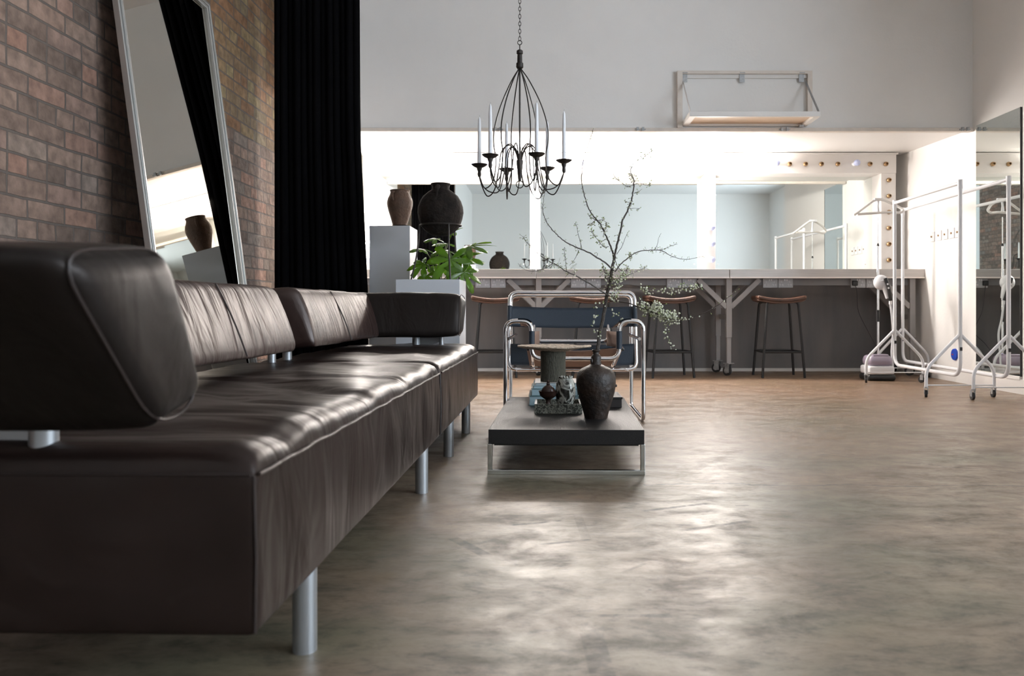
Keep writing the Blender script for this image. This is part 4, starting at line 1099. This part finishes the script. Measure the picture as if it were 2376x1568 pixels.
# back frame: a loop leaning back, in front of the rear frame
yk0, yk1 = 4.93, 5.05
xkl, xkr = PX(1182, 5.0), PX(1474, 5.0)
backl = fillet([(xkl, yk0, PZ(857, yk0)), (xkr, yk0, PZ(857, yk0)), (xkr, yk1, .738), (xkl, yk1, .738)], .055, 7, closed=True)
ab(MB().tube(backl, rt, 12, closed=True), 'back_frame', 'chrome')
inner = fillet([(PX(1239, 4.95), 5.10, .60), (PX(1239, 4.95), 4.93, .435), (PX(1413, 4.95), 4.93, .435), (PX(1413, 4.95), 5.10, .60)], .045, 7)
ab(MB().tube(inner, rt*.9, 12), 'inner_frame', 'chrome')
for x in (il, ir):   # seat side rails
    ab(MB().tube([(x, yf+.03, .40), (x, 4.95, .285)], rt*.9, 10), 'seat_rail', 'chrome')
for x, s_ in ((xl, 1), (xr_, -1)):
    ab(MB().tube([(x+s_*.012, 4.55, .465), (x+s_*.045, 4.80, .480)], .0095, 10), 'side_rod', 'chrome')
# straps
def strap(za_, zb_, ya_, yb_, xa_, xb_, bow, mat, nm, nu=24):
    def f(u, v):
        x = xa_ + (xb_-xa_)*u; z = zb_ + (za_-zb_)*v; y = yb_ + (ya_-yb_)*v + bow*math.sin(PI*u)**.7
        return Vector((x, y, z - .012*math.sin(PI*u)*(1 if v > .5 else 1)))
    o = ab(MB().grid(f, nu, 6), nm, mat, solid=.004)
    return o
bs = strap(PZ(710, 5.02), PZ(757, 4.98), 5.03, 4.99, xkl-.012, xkr+.012, .035, 'navy_leather', 'back_sling')
ab(MB().tube([(xkl+.001, 5.03, PZ(710, 5.02)), (xkl+.001, 4.985, PZ(757, 4.98))], rt+.003, 12).tube([(xkr-.001, 5.03, PZ(710, 5.02)), (xkr-.001, 4.985, PZ(757, 4.98))], rt+.003, 12), 'sling_sleeve', 'navy_leather', bs)
strap(PZ(797, 4.96), PZ(846, 4.95), 4.965, 4.945, xkl-.008, xkr+.008, .01, 'navy_leather', 'lower_back_sling')
# seat sling: dark above, suede below, front high, rear low
def seatf(u, v, dz=0):
    xa_, xb_ = PX(1221, 4.56) , PX(1446, 4.56)
    sh_ = .012*v
    x = (xa_+sh_) + (xb_-xa_-2*sh_)*u
    y = 4.56 + .38*v
    z = .420 - .135*v - .022*math.sin(PI*u)*(1-.5*v)
    return Vector((x, y, z + dz))
ss = ab(MB().grid(lambda u, v: seatf(u, v, .003), 20, 12), 'seat_sling', 'navy_leather', solid=.004)
ab(MB().grid(lambda u, v: seatf(u, v, -.002), 20, 12), 'sling_underside', 'suede', ss, solid=.003)
for x0_, x1_, ic, s_ in ((PX(1202, yf), PX(1234, yf), il, 1), (PX(1436, yf), PX(1465, yf), ir, -1)):
    # arm strap over the top of the front loop running back to the back frame
    def af(u, v, x0_=x0_, x1_=x1_):
        x = x0_ + (x1_-x0_)*u
        y = yf - .010 + .50*v
        edge = abs(u - (1 if s_ > 0 else 0))
        z = za + .016 - .018*(1-edge)**4 - .05*v
        return Vector((x, y, z))
    o = ab(MB().grid(af, 8, 12), 'arm_strap', 'navy_leather', solid=.004)
    ab(MB().grid(lambda u, v, af=af: af(u, v) - Vector((0, -.004, .005)) - Vector((0, 0, .035*math.sin(PI*u)*math.sin(PI*min(1, v*2+.25)))), 8, 12), 'strap_underside', 'suede', o, solid=.002)
    # wrapped sleeve on the inner upright and its side strap
    sl = ab(MB().cyl((ic, yf, .412), (ic, yf, .512), rt+.004), 'side_sleeve', 'navy_leather')
    def gf(u, v, ic=ic, s_=s_): return Vector((ic + s_*(.006+.03*u), yf + .46*u, .418 + .09*v - .01*u))
    ab(MB().grid(gf, 10, 4), 'side_strap', 'suede', sl, solid=.003)
    ab(MB().sphere((ic - s_*.022, yf+.02, .408), .009, 10, 7), 'end_cap', 'black_plastic')

# ------------------------------------------------------------------ clothes rails
def clothes_rail(label, near, far, hw_n, hw_f, r=.0135):
    n_, f_ = Vector(near), Vector(far)
    c_ = (n_+f_)/2
    t = thing('clothes_rail', label, 'clothes rail', (c_.x, c_.y, 0), group='white clothes rails')
    def rb(mb, nm, mt='white_metal', par=t, **k): return mb.build(nm, mt, par, off=t.location, **k)
    zt = 1.545; zb = .155
    d = (f_-n_).normalized()
    loop = fillet([(n_.x, n_.y, 1.50), (n_.x, n_.y, zb), (f_.x, f_.y, zb), (f_.x, f_.y, 1.50)], .10, 7)
    rb(MB().tube(loop, r*1.05, 12), 'frame')
    for p in (n_, f_):
        cp = rb(MB().cyl((p.x, p.y, 1.49), (p.x, p.y, zt+.012), r*1.25), 'corner_cap')
    rb(MB().cyl((n_.x, n_.y, zt-.012), (f_.x, f_.y, zt-.012), r), 'top_bar')
    perp = Vector((1, 0, 0))
    for p, hw in ((n_, hw_n), (f_, hw_f)):
        for s_ in (-1, 1):
            fx = p.x + s_*hw
            pts = fillet([(p.x + s_*.008, p.y, .445), (fx, p.y, .205), (fx, p.y, .072)], .06, 6)
            lg = rb(MB().tube(pts, r*.88, 10), 'foot')
            # caster
            a = random.uniform(-.8, .8); M_ = Matrix.Translation((fx, p.y, 0)) @ Matrix.Rotation(a, 4, 'Z')
            fk = MB(); fk.tube([M_ @ Vector((0, 0, .078)), M_ @ Vector((0, 0, .066))], .016, 12)
            fk.box((-.013, -.004, .024), (-.010, .022, .068), M_); fk.box((.010, -.004, .024), (.013, .022, .068), M_)
            fo = rb(fk, 'caster_fork', 'galvanised', lg, smooth=False)
            rb(MB().tube([M_ @ Vector((-.008, .014, .0265)), M_ @ Vector((.008, .014, .0265))], .0265, 18), 'wheel', 'rubber', lg)
        rb(MB().cyl((p.x-hw, p.y, .088), (p.x+hw, p.y, .088), .0045, n=8), 'cross_wire')
        rb(MB().box((p.x-.008, p.y-.0175, .335), (p.x+.008, p.y-.012, .36)), 'adjust_clip', 'black_plastic', smooth=False)
    return t
clothes_rail('shorter white metal clothes rail on casters in front of the garment steamer', (2.951, 5.70, 0), (2.962, 6.80, 0), .243, .243)
clothes_rail('longer white metal clothes rail on casters, standing next to the right wall mirror', (3.205, 5.54, 0), (3.258, 7.31, 0), .245, .235)

# ------------------------------------------------------------------ garment steamer
gx, gy = 2.925, 7.06
gs = thing('garment_steamer', 'white and lavender garment steamer with hanger top and nozzle on a chrome pole', 'steamer', (gx, gy, 0))
def gb(mb, nm, mt, par=gs, **k): return mb.build(nm, mt, par, off=gs.location, **k)
gb(MB().rbox((gx-.12, gy-.10, 0), (gx+.125, gy+.13, .058), .025, .05), 'base', 'black_plastic')
gb(MB().rbox((gx-.112, gy-.10, .055), (gx+.112, gy+.12, .13), .02, .05), 'lower_housing', 'plate_white')
def taper(w):
    k = 1 - .9*max(0, w.z-.14)
    return Vector((gx+(w.x-gx)*k, gy+(w.y-gy)*k, w.z))
tk = gb(MB().rbox((gx-.11, gy-.095, .125), (gx+.11, gy+.115, .225), .045, .03, taper), 'water_tank', 'lavender')
gb(MB().rbox((gx-.07, gy-.075, .208), (gx+.07, gy+.02, .232), .011, .03), 'tank_handle', 'lavender', tk)
gpx, gpy = PX(2037, 7.12), 7.12
gb(MB().cyl((gpx, gpy, .21), (gpx, gpy, .98), .0115), 'pole', 'chrome')
gb(MB().cyl((gpx, gpy, .98), (gpx, gpy, 1.20), .0085), 'pole', 'chrome')
gb(MB().cyl((gpx, gpy, 1.20), (gpx, gpy, 1.45), .0042), 'pole', 'chrome')
gb(MB().cyl((gpx, gpy, 1.19), (gpx, gpy, 1.215), .012, .007), 'pole_collar', 'black_plastic')
gb(MB().cyl((gpx, gpy, .515), (gpx, gpy, .62), .0155), 'pole_grip', 'black_plastic')
kh = 7.12
hg = fillet([P(1981, 499, kh), P(1990, 493, kh), P(2030, 463, kh), P(2048, 463, kh-.02), P(2078, 476, kh-.05), P(2098, 488, kh-.1), P(2090, 494, kh-.1), P(2060, 492, kh-.05), P(1990, 497, kh)], .03, 4)
hgr = gb(MB().tube(hg, .011, 8), 'hanger', 'white_paint')
gb(MB().rbox(P(2028, 466, kh)-Vector((0, .015, 0)), P(2050, 459.5, kh)+Vector((0, .015, 0)), .006, .03), 'hanger_clip', 'white_metal', hgr)
gb(MB().tube([P(2038, 464, kh), P(2037, 478, kh), P(2037, 495, kh)], [.010, .008, .016], 10), 'hanger_post', 'white_metal', hgr)
nh = gb(MB().sphere(P(2044, 655, 7.05), .064, 20, 14, (1.0, .8, 1.05)), 'nozzle', 'white_metal')
gb(MB().tube(spline([P(2046, 650, 7.03), P(2054, 668, 7.03), P(2060, 692, 7.03)], 6), [.040 - .0019*i for i in range(13)], 14), 'nozzle_handle', 'white_metal', nh)
gb(MB().tube(spline([P(2054, 645, 6.975), P(2062, 668, 6.97), P(2067, 697, 6.985)], 6), .016, 10), 'hand_grip', 'black_plastic', nh)
gb(MB().box(P(2060, 659, 6.953)-Vector((.006, .003, .007)), P(2060, 659, 6.953)+Vector((.006, .003, .007))).box(P(2062, 668, 6.953)-Vector((.006, .003, .007)), P(2062, 668, 6.953)+Vector((.006, .003, .007))), 'button', 'plate_white', nh, smooth=False)
gb(MB().cyl(P(2066, 697, 7.0), P(2066, 706, 7.0), .013), 'hose_collar', 'plate_white', nh)
gb(MB().tube(spline([P(2066, 705, 7.0), P(2070, 740, 7.0), P(2072, 775, 7.02), P(2069, 815, 7.02), P(2071, 850, 7.0), P(2065, 862, 7.0)], 8), .0095, 8), 'hose', 'white_metal')

# ------------------------------------------------------------------ small plates on the right wall, blue disc
wp = None
nm5 = ['leftmost', 'second from the left', 'middle', 'second from the right', 'rightmost, beside the rail pole']
for i, px in enumerate((2164, 2180, 2194.5, 2210, 2224)):
    d = XW*F/(px-VX)
    ang = 0
    p = (XR(d), d, 1.288); lab = 'square white wall socket plate on the right wall, %s of five' % nm5[i]
    if wp is None:
        wp = thing('wall_socket', lab, 'wall socket', p, ang, 'wall socket plates on the right wall')
        MB().box((-.010, -.043, -.045), (0, .043, .045)).build('faceplate', 'plate_white', wp, smooth=False, bevel=.003)
        MB().cyl((-.009, .0, .0), (-.017, 0, 0), .009).build('connector', 'brass', wp)
    else: dup(wp, p, ang, lab)
d = 6.88
bd_ = thing('blue_disc', 'small round blue disc low on the white wall behind the clothes rail', 'disc', (XR(d), d, .237), 0)
MB().cyl((-.0005, 0, 0), (-.014, 0, 0), .052, .048, 24).build('disc_body', 'blue_plastic', bd_)
MB().box((-.0155, .005, -.006), (-.0138, .03, .004)).build('printed_mark', 'red_print', bd_, smooth=False)

# ------------------------------------------------------------------ camera, world, view
cam = bpy.data.cameras.new('camera'); co = bpy.data.objects.new('camera', cam); C.objects.link(co)
co.location = (0, 0, CH); co.rotation_euler = (PI/2, 0, 0)
cam.sensor_width = 36; cam.sensor_fit = 'HORIZONTAL'; cam.lens = 36*F/2376
cam.shift_x = (1188-VX)/2376; cam.shift_y = (VY-784)/2376
cam.clip_start = .05
cam.dof.use_dof = True; cam.dof.focus_distance = 4.0; cam.dof.aperture_fstop = 4.8
sc = bpy.context.scene; sc.camera = co
w = bpy.data.worlds.new('world'); sc.world = w; w.use_nodes = True
w.node_tree.nodes['Background'].inputs[0].default_value = (.6, .75, 1, 1); w.node_tree.nodes['Background'].inputs[1].default_value = .3
sc.view_settings.view_transform = 'Standard'; sc.view_settings.look = 'None'; sc.view_settings.gamma = 1
sc.view_settings.exposure = 0.5
sc.cycles.use_denoising = True
sc.cycles.max_bounces = 10; sc.cycles.diffuse_bounces = 5; sc.cycles.glossy_bounces = 7
sc.cycles.use_adaptive_sampling = True; sc.cycles.adaptive_threshold = .015
sc.cycles.sample_clamp_indirect = 8
sc.cycles.caustics_reflective = True
